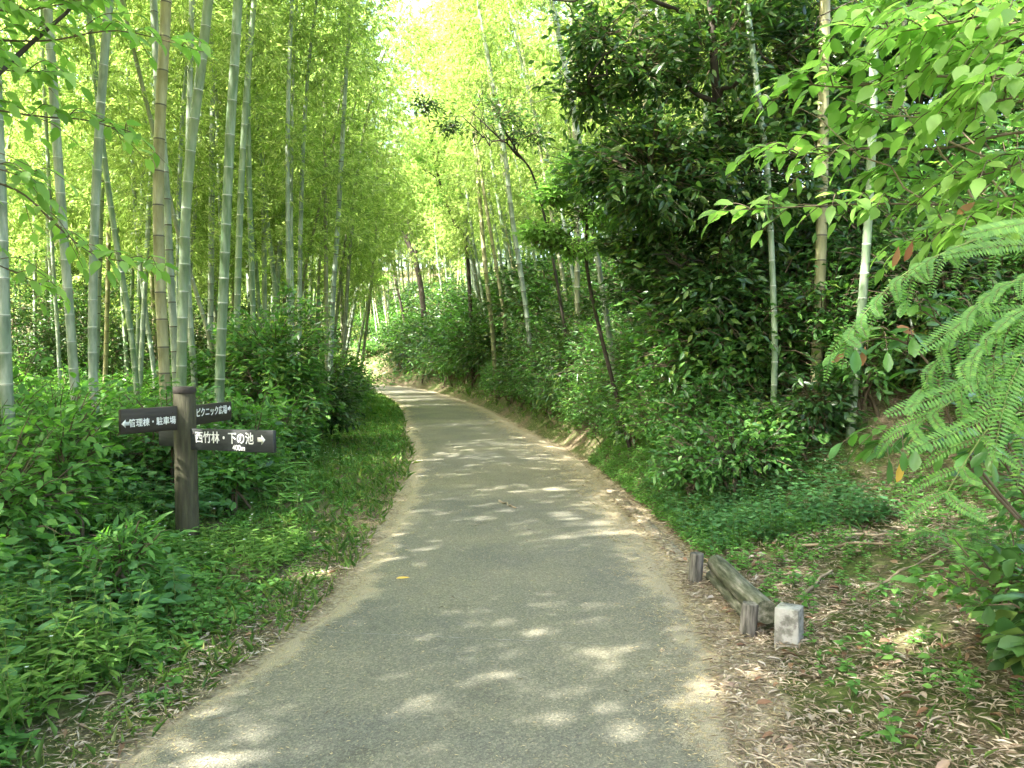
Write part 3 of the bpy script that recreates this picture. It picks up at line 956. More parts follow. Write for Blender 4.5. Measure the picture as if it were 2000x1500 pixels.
# undergrowth of the left grove
LL = "leafy undergrowth shrub"; GL = "shrubs of the left undergrowth"
lbs = [shrub("undergrowth_shrub", LL, "shrub", (0, 0, -50), .65, .95, 210, 9, .10, .045, "shrub_leaf", 1, seed=41, group=GL, spread=.05),
       shrub("undergrowth_shrub", LL, "shrub", (0, 0, -50), .6, 1.05, 200, 9, .085, .04, "weed_leaf", 1, seed=42, group=GL, spread=.05),
       shrub("undergrowth_shrub", LL, "shrub", (0, 0, -50), .7, .8, 210, 9, .09, .035, "shrub_leaf", 1, seed=43, group=GL, spread=.05)]
q3 = scatter(52, (-9, -2.6), (7.4, 15), lambda x, y: -8 < sd1(x, y) < -2.95 and inview(x, y, .6) and not (y < 8.0 and x > -3.1), .62, lr, tk)
shrub_copies(lbs, q3, lr, LL, GL, .75, 1.15, -.05)
LG = "low shrub past the path's end"; GG = "low shrubs at the end of the path"
lgs = [shrub("undergrowth_shrub", LG, "shrub", (0, 0, -50), .9, 1.0, 170, 8, .14, .06, "shrub_leaf", 1, seed=46, group=GG, spread=.08),
       shrub("undergrowth_shrub", LG, "shrub", (0, 0, -50), .8, 1.2, 170, 8, .14, .06, "dark_leaf", 1, seed=47, group=GG, spread=.08)]
q5 = scatter(46, (-16, -3), (42, 62), lambda x, y: abs(sd1(x, y)) > 1.9 and -.23 < x / y < -.08 and sd1(x, y) > 0, .8, lr, tk)
shrub_copies(lgs, q5, lr, LG, GG, .9, 1.5, -.05)
LF = "shrub under the bamboos"; GF = "far low shrubs of the left grove"
lfs = [shrub("undergrowth_shrub", LF, "shrub", (0, 0, -50), .9, 1.2, 190, 8, .12, .05, "shrub_leaf", 1, seed=44, group=GF, spread=.08),
       shrub("undergrowth_shrub", LF, "shrub", (0, 0, -50), .9, 1.5, 190, 8, .13, .05, "light_leaf", 1, seed=45, group=GF, spread=.08)]
q4 = scatter(95, (-22, -3), (15, 46), lambda x, y: sd1(x, y) < -2.4 and inview(x, y, .6), 1.3, lr, tk)
shrub_copies(lfs, q4, lr, LF, GF, .8, 1.3, -.05)

# big glossy evergreen shrub beside the path on the left
def at_ground(x, y): return (x, y, h1(x, y) - .03)


shrub("evergreen_shrub", "large rounded glossy evergreen shrub bulging towards the path on its left side", "shrub", at_ground(-3.55, 12.3), 1.0, 2.3,
      620, 10, .13, .045, "shrub_leaf", 3, "obov", seed=51, spread=.05, stems=9)
shrub("evergreen_shrub", "low spreading end of evergreen leaves reaching out over the left path verge", "shrub", at_ground(-3.35, 14.0), .9, 1.25,
      380, 10, .13, .042, "dark_leaf", 3, "obov", seed=52, spread=.05, stems=7)
shrub("evergreen_shrub", "glossy evergreen shrub at the left rear of the large rounded one", "shrub", at_ground(-4.6, 12.6), .9, 1.75,
      420, 10, .12, .045, "shrub_leaf", 1, seed=53, spread=.05, stems=7)
shrub("leafy_shrub", "airy bright green shrub with broad leaves in front of the left edge culm", "shrub", at_ground(-3.45, 5.3), .85, 1.0,
      230, 8, .095, .048, "weed_leaf", 3, "ovate", seed=54, spread=.04, stems=9, flat=.6)
shrub("leafy_shrub", "bright green shrub whose twigs hang in front of the signpost's lower left board", "shrub", at_ground(-3.25, 5.9), .45, 1.12,
      90, 8, .10, .05, "weed_leaf", 3, "ovate", seed=55, spread=.04, stems=7, flat=.6)
shrub("leafy_shrub", "broad leaved shrub at the left photo border under the drooping branches", "shrub", at_ground(-4.1, 6.3), .8, 1.35,
      230, 8, .10, .05, "weed_leaf", 3, "ovate", seed=56, spread=.04, stems=7, flat=.6)


for q, (x, y, r_, h_, n_, L_, W_, mt_, lab) in enumerate([
        (-2.65, 7.7, .4, .7, 80, .10, .05, "weed_leaf", "knee high leafy plant just right of the signpost under its lower board"),
        (-2.75, 8.7, .45, .85, 90, .13, .045, "shrub_leaf", "leafy shrub with long leaves right of the signpost, edging the grass strip"),
        (-3.1, 9.6, .5, 1.1, 110, .12, .05, "weed_leaf", "taller leafy shrub behind the signpost's right board tip"),
        (-3.2, 7.6, .5, 1.2, 110, .09, .05, "shrub_leaf", "dark leafy shrub right behind the signpost"),
        (-3.0, 4.3, .4, .62, 80, .10, .045, "weed_leaf", "bushy weed clump in the left foreground below the airy shrub"),
        (-2.35, 4.9, .3, .45, 60, .12, .03, "weed_leaf", "narrow leaved plant clump in front of the signpost"),
        (-2.5, 3.3, .35, .45, 70, .075, .05, "weed_leaf", "low round leaved clump at the left border of the foreground"),
        (-4.0, 7.2, .6, 1.3, 130, .10, .055, "weed_leaf", "tall shrub standing left of the signpost behind the airy shrub"),
        (-3.0, 10.8, .45, .9, 100, .13, .045, "shrub_leaf", "glossy low shrub in front of the large rounded evergreen shrub")]):
    shrub("leafy_shrub", lab, "shrub", at_ground(x, y), r_, h_, n_, 7, L_, W_, mt_, 3, "ovate" if W_ > .035 else "lance", seed=300 + q, spread=.04, stems=6, flat=.55)


for q, (x, y, r_, h_, lab) in enumerate([(-4.45, 21, .75, 1.35, "rounded shrub on the left verge beyond the large evergreen shrub"), (-5.7, 27, .9, 1.5, "shrub on the left verge further towards the bend"),
        (-7.7, 34, 1.1, 1.7, "shrub on the left verge just before the bend"), (-10.6, 40.5, 1.3, 1.9, "shrub on the inside of the bend hiding the path beyond")]):
    shrub("evergreen_shrub", lab, "shrub", at_ground(x, y), r_, h_, 260, 9, .13, .05, "shrub_leaf", 1, seed=800 + q, spread=.06, stems=7)


# broadleaf trees
def tree(name, label, cat, base, trunk, r0, limbs, crowns, n, nper, L, W, mat, k=1, shape="ovate", seed=0, spread=.07, twig="bark", flat=.45, droop=.2, tw=.5):
    """trunk: polyline from the base; limbs: (t along trunk, end point); crowns: (centre, radii, share)"""
    lr = np.random.default_rng(seed)
    base = np.array(base, float)
    root = thing(name, label, cat, base)
    tp = catmull(np.array(trunk, float), 5) - base
    tb = MB(); tube(tb, tp, np.linspace(r0, r0 * .35, len(tp)), 10)
    LP = []
    for (t, e, r) in limbs:
        a = tp[int(t * (len(tp) - 1))]
        lp = limb_pts(a, np.array(e, float) - base, .10, 9, lr, .15)
        tube(tb, lp, np.linspace(r, r * .25, 9), 7)
        LP.append(lp)
        for q in range(4):
            j = lr.integers(3, 9); e2 = lp[j] + rdir(1, -.1, .8)[0] * lr.uniform(.4, .9)
            tube(tb, limb_pts(lp[j], e2, .05, 5, lr, .05), np.linspace(r * .35, .004, 5), 5)
    tb.build("trunk", M["bark"], root, smooth=True)
    fb = MB()
    for (c, rr, share) in crowns:
        s, t = ellipsoid_twigs(lr, int(n * share * 1.35), np.array(c, float) - base, np.array(rr, float), zcut=-.9, tw=tw)
        g_ = np.sin(t[:, 0] * 4.3 + seed) * np.cos(t[:, 2] * 4.9 + 1.3) + .7 * np.sin(t[:, 1] * 5.1 + t[:, 2] * 3.3) * np.cos(t[:, 0] * 6.7)
        s, t = s[g_ > -.42], t[g_ > -.42]
        clump_foliage(fb, lr, s, t, nper, L, W, k, shape, spread, flat=flat, droop=droop)
    fb.build("crown", [M[mat], M["twig"]], root)
    return root


# dark evergreen in the middle of the right side
b = P(1440, 800, 9.3); b[2] = h1(b[0], b[1]) - .05
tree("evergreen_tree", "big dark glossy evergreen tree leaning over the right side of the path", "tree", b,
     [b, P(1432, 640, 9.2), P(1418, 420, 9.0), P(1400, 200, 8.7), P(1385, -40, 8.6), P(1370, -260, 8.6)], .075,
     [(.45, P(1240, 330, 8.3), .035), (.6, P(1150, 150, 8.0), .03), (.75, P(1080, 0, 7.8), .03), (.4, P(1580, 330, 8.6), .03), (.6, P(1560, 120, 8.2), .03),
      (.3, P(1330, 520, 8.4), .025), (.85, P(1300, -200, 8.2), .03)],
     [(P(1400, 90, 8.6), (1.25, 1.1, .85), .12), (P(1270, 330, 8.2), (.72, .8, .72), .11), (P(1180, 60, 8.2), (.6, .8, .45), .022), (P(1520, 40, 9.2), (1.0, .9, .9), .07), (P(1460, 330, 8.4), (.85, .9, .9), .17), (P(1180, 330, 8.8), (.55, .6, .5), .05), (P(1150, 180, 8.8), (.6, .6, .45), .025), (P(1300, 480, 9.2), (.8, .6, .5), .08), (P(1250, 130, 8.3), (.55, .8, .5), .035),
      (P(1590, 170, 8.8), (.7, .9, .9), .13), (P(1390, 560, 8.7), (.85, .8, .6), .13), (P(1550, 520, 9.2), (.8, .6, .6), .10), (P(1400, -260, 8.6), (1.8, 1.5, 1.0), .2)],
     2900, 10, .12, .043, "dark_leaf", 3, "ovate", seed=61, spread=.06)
# light green sapling at its foot, left
b = P(1235, 700, 10.6); b[2] = h1(b[0], b[1]) - .05
tree("sapling", "light green sunlit broadleaf sapling left of the dark evergreen tree", "tree", b,
     [b, P(1152, 560, 10.4), P(1146, 420, 10.3), P(1135, 320, 10.2)], .03,
     [(.5, P(1060, 450, 10.2), .012), (.7, P(1090, 370, 10.2), .012), (.8, P(1230, 360, 10.2), .012), (.5, P(1210, 470, 10.2), .012)],
     [(P(1150, 330, 10.2), (.55, .55, .28), .3), (P(1080, 380, 10.2), (.4, .4, .16), .12), (P(1060, 455, 10.2), (.34, .4, .14), .16), (P(1190, 420, 10.2), (.6, .5, .28), .3), (P(1120, 480, 10.3), (.5, .5, .16), .14)],
     760, 8, .085, .045, "light_leaf", 1, seed=62, spread=.05, flat=.7, tw=.3)
# dark sprays hanging into the gap of sky
b = P(1130, 640, 15.5); b[2] = h1(b[0], b[1]) - .05
tree("camellia_tree", "small dark leaved tree with sparse sprays reaching left before the bright gap", "tree", b,
     [b, P(1075, 480, 14.8), P(1040, 340, 14.2), P(1005, 300, 14)], .032,
     [(.9, P(920, 285, 13.8), .022), (.98, P(860, 230, 13.6), .018), (.8, P(940, 230, 13.6), .018), (.95, P(980, 210, 13.6), .016)],
     [(P(835, 205, 13.6), (.55, .5, .16), .14), (P(885, 245, 13.6), (.5, .5, .24), .18), (P(975, 225, 13.6), (.55, .5, .42), .36), (P(935, 250, 13.6), (.3, .3, .10), .14), (P(1040, 260, 13.8), (.5, .4, .35), .2)],
     150, 8, .10, .034, "dark_leaf", 1, seed=63, spread=.07, tw=.4)
# understory evergreen filling the dark hollow at the right
b = P(1300, 760, 10.5); b[2] = h1(b[0], b[1]) - .05
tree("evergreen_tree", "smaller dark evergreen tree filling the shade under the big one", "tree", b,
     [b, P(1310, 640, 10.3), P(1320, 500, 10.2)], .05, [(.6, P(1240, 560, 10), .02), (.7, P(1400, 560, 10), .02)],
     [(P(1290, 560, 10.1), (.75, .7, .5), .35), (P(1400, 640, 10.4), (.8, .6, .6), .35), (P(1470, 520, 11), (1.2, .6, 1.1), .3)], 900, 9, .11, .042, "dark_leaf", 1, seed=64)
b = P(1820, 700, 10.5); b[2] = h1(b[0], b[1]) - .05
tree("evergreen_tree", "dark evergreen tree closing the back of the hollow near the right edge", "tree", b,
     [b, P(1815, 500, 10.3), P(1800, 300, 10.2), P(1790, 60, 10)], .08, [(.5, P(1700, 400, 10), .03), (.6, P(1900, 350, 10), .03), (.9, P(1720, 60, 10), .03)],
     [(P(1720, 330, 10.4), (.9, .8, .8), .3), (P(1900, 430, 10.2), (1., .8, 1.1), .35), (P(1800, 60, 10.2), (1.4, 1., .9), .3), (P(1680, 560, 10.8), (1.1, .6, .9), .2), (P(1850, 640, 10.4), (1.0, .6, .7), .15), (P(1960, 120, 10), (1.1, .8, 1.1), .25), (P(1700, 180, 11), (.8, .7, .8), .14)], 2700, 9, .12, .046, "dark_leaf", 1, seed=65)

# bare forked tree over the bend
b = P(836, 660, 43); b[2] = h1(b[0], b[1]) - .1
tr = tree("leaning_tree", "dark crooked tree with forked bare limbs leaning left over the bend", "tree", b,
          [b, P(822, 560, 43), P(800, 480, 43), P(775, 445, 43), P(757, 420, 43), P(745, 380, 43), P(738, 330, 43), P(722, 275, 43), P(712, 210, 43)], .16,
          [(.52, P(700, 345, 43), 0.096), (.62, P(762, 270, 43), 0.072), (.38, P(782, 430, 43), 0.060), (.15, P(790, 400, 43), 0.096), (.8, P(690, 270, 43), 0.054), (.3, P(862, 420, 43), 0.084)],
          [(P(720, 300, 43), (1.86, 1.40, 1.55), .3), (P(790, 340, 43), (1.71, 1.40, 1.24), .3), (P(700, 190, 43), (1.86, 1.55, 1.24), .25), (P(860, 380, 43), (1.55, 1.55, 1.55), .15)],
          260, 9, .19, .08, "light_leaf", 1, seed=66)
b = P(800, 655, 47); b[2] = h1(b[0], b[1]) - .1
tree("leaning_tree", "very thin dark tree with low dead side twigs leaning left at the bend", "tree", b,
     [b, P(782, 590, 47), P(768, 530, 47), P(752, 460, 47), P(738, 405, 47), P(728, 350, 47)], .08,
     [(.35, P(720, 560, 47), .03), (.3, P(700, 590, 47), .03), (.5, P(700, 520, 47), .03), (.25, P(730, 600, 47), .025)],
     [(P(740, 545, 47), (.9, .8, .35), .6), (P(715, 490, 47), (.6, .6, .3), .4)], 150, 9, .17, .07, "light_leaf", 1, seed=67, flat=.7)
b = P(925, 570, 31); b[2] = h1(b[0], b[1]) - .1
tree("leaning_tree", "brown curved tree leaning left among the bamboos of the right bank", "tree", b,
     [b, P(912, 490, 31), P(890, 440, 31), P(868, 385, 31), P(850, 320, 31), P(840, 260, 31)], .085,
     [(.6, P(820, 330, 31), .04), (.8, P(880, 250, 31), .04)],
     [(P(845, 300, 31), (1.1, 1, .9), .6), (P(870, 380, 31), (.9, .8, .6), .4)], 220, 9, .15, .06, "light_leaf", 1, seed=68)


# foreground sprays: long twigs with alternate leaves
def spray(mb, lr, pts, n, L, W, shape="ovate", k=3, droop=.25, tm=1, side=0, lm=0, r=.004, hang=.25):
    pts = catmull(np.array(pts, float), 5)
    tube(mb, pts, np.linspace(r, .0015, len(pts)), 5, tm)
    seg = np.linalg.norm(np.diff(pts, axis=0), axis=1); Ls = np.concatenate([[0], np.cumsum(seg)])
    s = np.linspace(Ls[-1] * .12, Ls[-1], n)
    b_ = np.stack([np.interp(s, Ls, pts[:, k_]) for k_ in range(3)], -1)
    tn_ = nrm(np.stack([np.interp(s, Ls, np.gradient(pts, axis=0)[:, k_]) for k_ in range(3)], -1))
    up = np.array([0, 0, 1.0])
    sd = nrm(np.cross(tn_, up)) * np.where(np.arange(n) % 2 == 0, 1, -1)[:, None]
    D = nrm(tn_ * lr.uniform(.3, .8, (n, 1)) + sd * lr.uniform(.6, 1.0, (n, 1)) + np.array([0, 0, -hang]) + lr.normal(0, .15, (n, 3)))
    D[-1] = nrm(tn_[-1] + np.array([0, 0, -hang]))
    Nn = nrm(np.array([0, 0, 1.0]) + lr.normal(0, .28, (n, 3)) + sd * .1)
    leaves(mb, b_, D, Nn, L * lr.uniform(.7, 1.12, n), W * lr.uniform(.8, 1.1, n), k, shape, droop=droop, fold=.10, mat=lm)


def branching(mb, lr, main, nside, slen, nleaf, L, W, plane=None, **kw):
    """a main twig with side sprays on both sides"""
    pts = catmull(np.array(main, float), 5)
    tube(mb, pts, np.linspace(.008, .002, len(pts)), 6, 1)
    n = len(pts)
    for q in range(nside):
        f = .15 + .85 * (q + .5) / nside
        i = min(int(f * (n - 1)), n - 2)
        a = pts[i]; t = nrm(pts[i + 1] - pts[i])
        sd = nrm(np.cross(t, np.array([0, 0, 1.0]))) * (1 if q % 2 else -1)
        e = a + (t * lr.uniform(.5, 1) + sd * lr.uniform(.5, 1) + np.array([0, 0, lr.uniform(-.35, .15)])) * slen * lr.uniform(.6, 1.1) * (1.15 - .5 * f)
        m = (a + e) / 2 + np.array([0, 0, .05])
        spray(mb, lr, [a, m, e], max(4, int(nleaf * (1.1 - .4 * f))), L, W, r=.003, **kw)
    spray(mb, lr, [pts[-3], pts[-2], pts[-1] + (pts[-1] - pts[-3]) * .5], 6, L, W, r=.002, **kw)


# left: a broadleaf tree just outside the frame hangs its branches into the view
lr = np.random.default_rng(91)
tb_ = np.array([-3.9, 3.3, h1(-3.9, 3.3) - .05])
lt = thing("broadleaf_tree", "light green broadleaf tree outside the left edge whose branches droop into view", "tree", tb_)
mb = MB()
tube(mb, catmull(np.array([tb_, tb_ + (.1, .1, 1.2), tb_ + (.25, .1, 2.4), tb_ + (.3, .3, 3.6), tb_ + (.5, .5, 4.8)]), 5) - tb_, np.linspace(.09, .03, 21), 10)
mb.build("trunk", M["bark"], lt, smooth=True)


def unseen_shade_crown(root, o, c, rad, n, stem_top, seed):  # leaf mass added above the view for the shade it casts
    lr2 = np.random.default_rng(seed)
    st_, tp_ = ellipsoid_twigs(lr2, n, np.array(c) - o, np.array(rad, float), zcut=-.9, tw=.5)
    fb = MB(); clump_foliage(fb, lr2, st_, tp_, 9, .10, .05, 1, "ovate", .08)
    for q in range(7):
        e = st_[lr2.integers(len(st_))]
        tube(fb, limb_pts(stem_top, e, .08, 7, lr2, .2), np.linspace(.03, .006, 7), 6, 1)
    fb.build("crown", [M["light_leaf"], M["twig"]], root)


unseen_shade_crown(lt, tb_, (-1.3, 5.0, 7.2), (2.3, 2.2, 1.2), 850, np.array([.5, .5, 4.7]), 191)  # unseen crown added to shade the path and clearing


def rel(pts, o): return [np.array(p) - o for p in pts]


mains = [
    ([P(-330, 100, 3.6), P(-120, 190, 4.0), P(60, 225, 4.2), P(170, 235, 4.3), P(255, 262, 4.3)], 9, .42, 8),
    ([P(-330, 250, 3.6), P(-120, 330, 3.9), P(30, 370, 4.2), P(110, 440, 4.3), P(190, 500, 4.4), P(300, 515, 4.4)], 10, .36, 7),
    ([P(-330, 350, 3.6), P(-150, 450, 3.9), P(-20, 510, 4.2), P(90, 560, 4.4)], 7, .33, 6),
    ([P(-330, -60, 3.4), P(-100, 60, 3.8), P(80, 80, 4.2), P(230, 60, 4.4), P(375, 95, 4.5)], 10, .32, 8),
    ([P(-330, -200, 3.4), P(-150, -60, 3.7), P(0, 20, 4), P(110, 10, 4.2), P(200, -10, 4.3)], 10, .4, 9),
    ([P(-330, -300, 3.2), P(-60, -120, 3.6), P(60, -60, 3.9), P(170, -70, 4.1)], 9, .42, 9),
    ([P(-330, 300, 3.2), P(-160, 300, 3.4), P(-40, 320, 3.6), P(60, 350, 3.7)], 6, .3, 6),
    ([P(-330, 0, 3.3), P(-160, 60, 3.5), P(-30, 130, 3.7), P(90, 140, 3.8)], 8, .35, 8),
]
for mi, (mn, ns, sl_, nl) in enumerate(mains):
    mb = MB()
    branching(mb, lr, rel(mn, tb_), int(ns * 1.4), sl_, nl, .10, .052, droop=.28, hang=.10)
    # carry the branch back to the trunk
    a = np.array(mn[0]) - tb_; tr_ = np.array([.25, .15, min(max(a[2] - .5, 1.0), 4.4)])
    tube(mb, limb_pts(tr_, a, .02, 6, lr, .05), np.linspace(.022, .009, 6), 6, 1)
    mb.build("branch", [M["light_leaf"], M["twig"]], lt)
mb = MB()
tube(mb, np.array(rel([P(-330, 500, 3.2), P(-140, 280, 3.6), P(-10, 150, 3.9), P(60, 85, 4.1), P(130, 25, 4.3), P(190, -60, 4.5)], tb_)), np.array([.022, .017, .013, .011, .009, .006]), 7)
mb.build("branch", M["bark"], lt, smooth=True)

# right: shrubby tree reaching in, big leaves close to the camera
lr = np.random.default_rng(92)
tb_ = np.array([3.5, 3.6, h1(3.5, 3.6) - .05])
rt = thing("broadleaf_tree", "light green broadleaf tree at the right edge with large sunlit leaves close by", "tree", tb_)
mb = MB()
tube(mb, catmull(np.array([tb_, tb_ + (-.1, 0, 1.0), tb_ + (-.15, .1, 2.2), tb_ + (-.1, .2, 3.4), tb_ + (-.2, .3, 4.4)]), 5) - tb_, np.linspace(.07, .025, 21), 10)
mb.build("trunk", M["bark"], rt, smooth=True)
unseen_shade_crown(rt, tb_, (2.1, 4.7, 6.8), (2.3, 2.2, 1.1), 720, np.array([-.2, .3, 4.3]), 192)  # unseen crown added to keep sun off the right stems
mains = [
    ([P(2150, 430, 3.7), P(2000, 400, 3.6), P(1860, 400, 3.6), P(1740, 398, 3.5), P(1640, 400, 3.5), P(1440, 410, 3.4)], 8, .30, 5),
    ([P(2150, 250, 3.6), P(1980, 260, 3.6), P(1840, 290, 3.6), P(1700, 290, 3.6), P(1600, 300, 3.6), P(1525, 300, 3.6)], 9, .34, 6),
    ([P(2150, 120, 3.5), P(1960, 150, 3.5), P(1800, 150, 3.5), P(1650, 170, 3.6), P(1560, 160, 3.6)], 9, .38, 7),
    ([P(2150, 20, 3.5), P(1950, 50, 3.5), P(1800, 60, 3.5), P(1660, 50, 3.5)], 9, .40, 7),
    ([P(2150, -100, 3.6), P(1950, -30, 3.8), P(1830, 20, 3.9), P(1720, 10, 4.0)], 9, .42, 8),
    ([P(2150, 330, 3.2), P(2050, 300, 3.1), P(1960, 330, 3.0), P(1890, 350, 3.0)], 7, .30, 6),
    ([P(2150, 200, 3.2), P(2050, 180, 3.1), P(1940, 200, 3.0), P(1850, 230, 3.0)], 7, .32, 6),
    ([P(2150, 0, 3.2), P(2050, 40, 3.1), P(1950, 90, 3.1), P(1870, 110, 3.1)], 8, .34, 7),
    ([P(2150, 500, 4.2), P(2000, 470, 4.2), P(1880, 440, 4.2), P(1780, 480, 4.2)], 8, .36, 7),
    ([P(2150, 420, 3.0), P(2060, 400, 2.9), P(1970, 420, 2.9), P(1880, 450, 2.9)], 7, .28, 6),
    ([P(2150, 90, 2.9), P(2060, 110, 2.8), P(1980, 140, 2.8), P(1920, 170, 2.8)], 6, .28, 6),
    ([P(2150, 180, 3.9), P(1980, 200, 3.9), P(1800, 220, 3.9), P(1690, 240, 3.9)], 9, .36, 7),
    ([P(2150, 350, 3.9), P(1980, 330, 3.9), P(1830, 350, 3.9), P(1720, 340, 3.9)], 9, .34, 7),
    ([P(2150, -60, 3.2), P(2000, 0, 3.1), P(1880, 40, 3.1), P(1770, 60, 3.2)], 9, .34, 7),
    ([P(2150, -200, 3.6), P(1990, -160, 3.6), P(1850, -100, 3.6), P(1700, -90, 3.7)], 9, .42, 8),
]
for mi, (mn, ns, sl_, nl) in enumerate(mains):
    mb = MB()
    branching(mb, lr, rel(mn, tb_), int(ns * 2), sl_, nl + 2, .098, .052, droop=.25, hang=.10)
    a = np.array(mn[0]) - tb_
    tube(mb, limb_pts(np.array([-.12, .1, min(max(a[2] - .2, .8), 4.2)]), a, .02, 6, lr, .05), np.linspace(.02, .009, 6), 6, 1)
    mb.build("branch", [M["light_leaf"], M["twig"]], rt)
# a few bare crossing twigs
mb = MB()
for a, b2 in ((P(1990, 420, 3.5), P(1770, 150, 3.6)), (P(1900, 390, 3.5), P(1715, 165, 3.6)), (P(1960, 330, 3.4), P(1640, 190, 3.6)), (P(1850, 440, 3.6), P(1560, 210, 3.7))):
    tube(mb, limb_pts(a - tb_, b2 - tb_, .02, 8, lr, .03), np.linspace(.006, .0015, 8), 5)
mb.build("bare_twigs", M["dead_stick"], rt)

# glossy obovate-leaved shrub under the fronds
tb_ = np.array([2.75, 3.6, h1(2.75, 3.6) - .05])
gs = thing("oak_shrub", "glossy shrub with rounded leaves and a few russet ones under the feathery fronds", "shrub", tb_)
mains = [([(0, 0, 0), P(1900, 900, 3.55) - tb_, P(1820, 720, 3.45) - tb_, P(1740, 660, 3.4) - tb_, P(1655, 680, 3.3) - tb_], 7, .22, 6),
         ([(0.02, 0, 0), P(1930, 820, 3.6) - tb_, P(1860, 660, 3.5) - tb_, P(1790, 600, 3.5) - tb_], 7, .24, 6),
         ([(0, .02, 0), P(1930, 950, 3.5) - tb_, P(1840, 850, 3.4) - tb_, P(1770, 840, 3.35) - tb_, P(1715, 870, 3.3) - tb_], 7, .22, 6),
         ([(0.03, .02, 0), P(1960, 850, 3.5) - tb_, P(1940, 700, 3.4) - tb_, P(1900, 620, 3.4) - tb_], 7, .26, 6),
         ([(0.03, -.02, 0), P(1990, 950, 3.4) - tb_, P(1950, 860, 3.2) - tb_, P(1900, 880, 3.1) - tb_], 7, .24, 6)]
for mn, ns, sl_, nl in mains:
    mb = MB(); branching(mb, lr, [np.array(p, float) for p in mn], ns + 4, sl_, nl, .098, .046, shape="obov", droop=.15, hang=.25)
    mb.build("branch", [M["shrub_leaf"], M["twig"]], gs)
mb = MB()
for (px, py, d, dx, dz) in ((1690, 675, 3.3, -.2, -.9), (1655, 690, 3.3, -.8, -.3), (1790, 655, 3.35, -.6, .3), (1755, 480, 3.4, -.2, -.9), (1782, 470, 3.4, -.3, -.9), (1905, 395, 3.4, -.8, -.5)):
    leaves(mb, (P(px, py, d) - tb_)[None], np.array([[dx, -.1, dz]]), np.array([[.3, -.9, .3]]), .09, .035, 3, "obov")
mb.build("russet_leaves", M["russet_leaf"], gs)
mb = MB()
leaves(mb, (P(1760, 895, 3.3) - tb_)[None], np.array([[-.1, -.1, -.9]]), np.array([[.3, -.9, .3]]), .10, .04, 3, "obov")
mb.build("yellow_leaf", M["yellow_leaf"], gs)


# feathery bipinnate fronds
def pinna(mb, a, b_, c, L, W, n=24, lm=0):
    pts = catmull(np.array([a, b_, c], float), 8)
    tube(mb, pts, np.linspace(.0014, .0006, len(pts)), 4, 1)
    seg = np.linalg.norm(np.diff(pts, axis=0), axis=1); Ls = np.concatenate([[0], np.cumsum(seg)])
    s = np.linspace(Ls[-1] * .04, Ls[-1] * .99, n)
    q = np.stack([np.interp(s, Ls, pts[:, k_]) for k_ in range(3)], -1)
    t = nrm(np.stack([np.interp(s, Ls, np.gradient(pts, axis=0)[:, k_]) for k_ in range(3)], -1))
    view = nrm(-(q + FO) + np.array([0, 0, 1.5])) * .7 + np.array([0, 0, .6])
    sd = nrm(np.cross(t, view))
    prof = np.clip(np.sin(np.linspace(.25, math.pi - .12, n)) ** .5, .3, 1)
    for sg in (1, -1):
        D = nrm(sd * sg + t * .32)
        leaves(mb, q, D, nrm(view) + 0 * q, L * prof, W, 1, droop=.05, fold=.02, mat=lm)


fo = np.array([3.05, 2.75, h1(3.05, 2.75) - .05]); FO = fo
st_ = thing("silk_tree", "young silk tree at the right edge with feathery light green fronds", "tree", fo)
mb = MB()
tube(mb, catmull(np.array([(0, 0, 0), (-.05, 0, .6), (-.15, .05, 1.2), (-.2, .1, 1.9), (-.1, .1, 2.4)], float), 5), np.linspace(.035, .014, 21), 8)
mb.build("trunk", M["bark"], st_, smooth=True)
FR = [
    # rachis from the right, pinnae hang from it: (start, mid, end, depth, npairs, hang direction (px), length px)
    ([(2080, 410), (1900, 470), (1760, 540), (1665, 640)], 2.7, 9, (-25, 95)),
    ([(2080, 520), (1960, 560), (1870, 640), (1800, 760)], 2.5, 8, (35, 110)),
    ([(2090, 640), (1980, 700), (1880, 770), (1790, 830)], 2.4, 6, (-60, 60)),
    ([(2090, 720), (2000, 760), (1920, 850), (1850, 960)], 2.3, 6, (-90, 50)),
    ([(2090, 560), (2010, 600), (1960, 640), (1900, 700)], 2.3, 6, (45, 120)),
]
for fi, (pp, d, npair, hang) in enumerate(FR):
    mb = MB()
    main = catmull(np.array([P(x, y, d) for x, y in pp]) - fo, 6)
    tube(mb, main, np.linspace(.005, .0015, len(main)), 5, 1)
    tube(mb, np.array([(-.2, .1, 1.5), (main[0] + np.array([-.2, .1, 1.5])) / 2 + (0, 0, .05), main[0]]), np.array([.009, .007, .005]), 5, 1)
    for q in range(npair):
        f = .22 + .78 * q / (npair - 1); i = min(int(f * (len(main) - 1)), len(main) - 1)
        a = main[i]
        for sg in (1, -1):
            ln = 1.0 - .35 * f
            h = np.array([hang[0] * (1 if sg > 0 else -.7), 0, -hang[1] * (1 if sg > 0 else .35)]) / 1600 * d * ln * 1.15
            h[1] = sg * lr.uniform(.02, .09)
            tt = nrm(main[min(i + 1, len(main) - 1)] - main[max(i - 1, 0)])
            c_ = a + h + tt * .05 + lr.normal(0, .012, 3)
            m_ = a + h * .45 + tt * .05 + np.array([0, 0, .025])
            pinna(mb, a, m_, c_, .022, .0075, 19)
    mb.build("frond", [M["frond_leaf"], M["green_twig"]], st_)
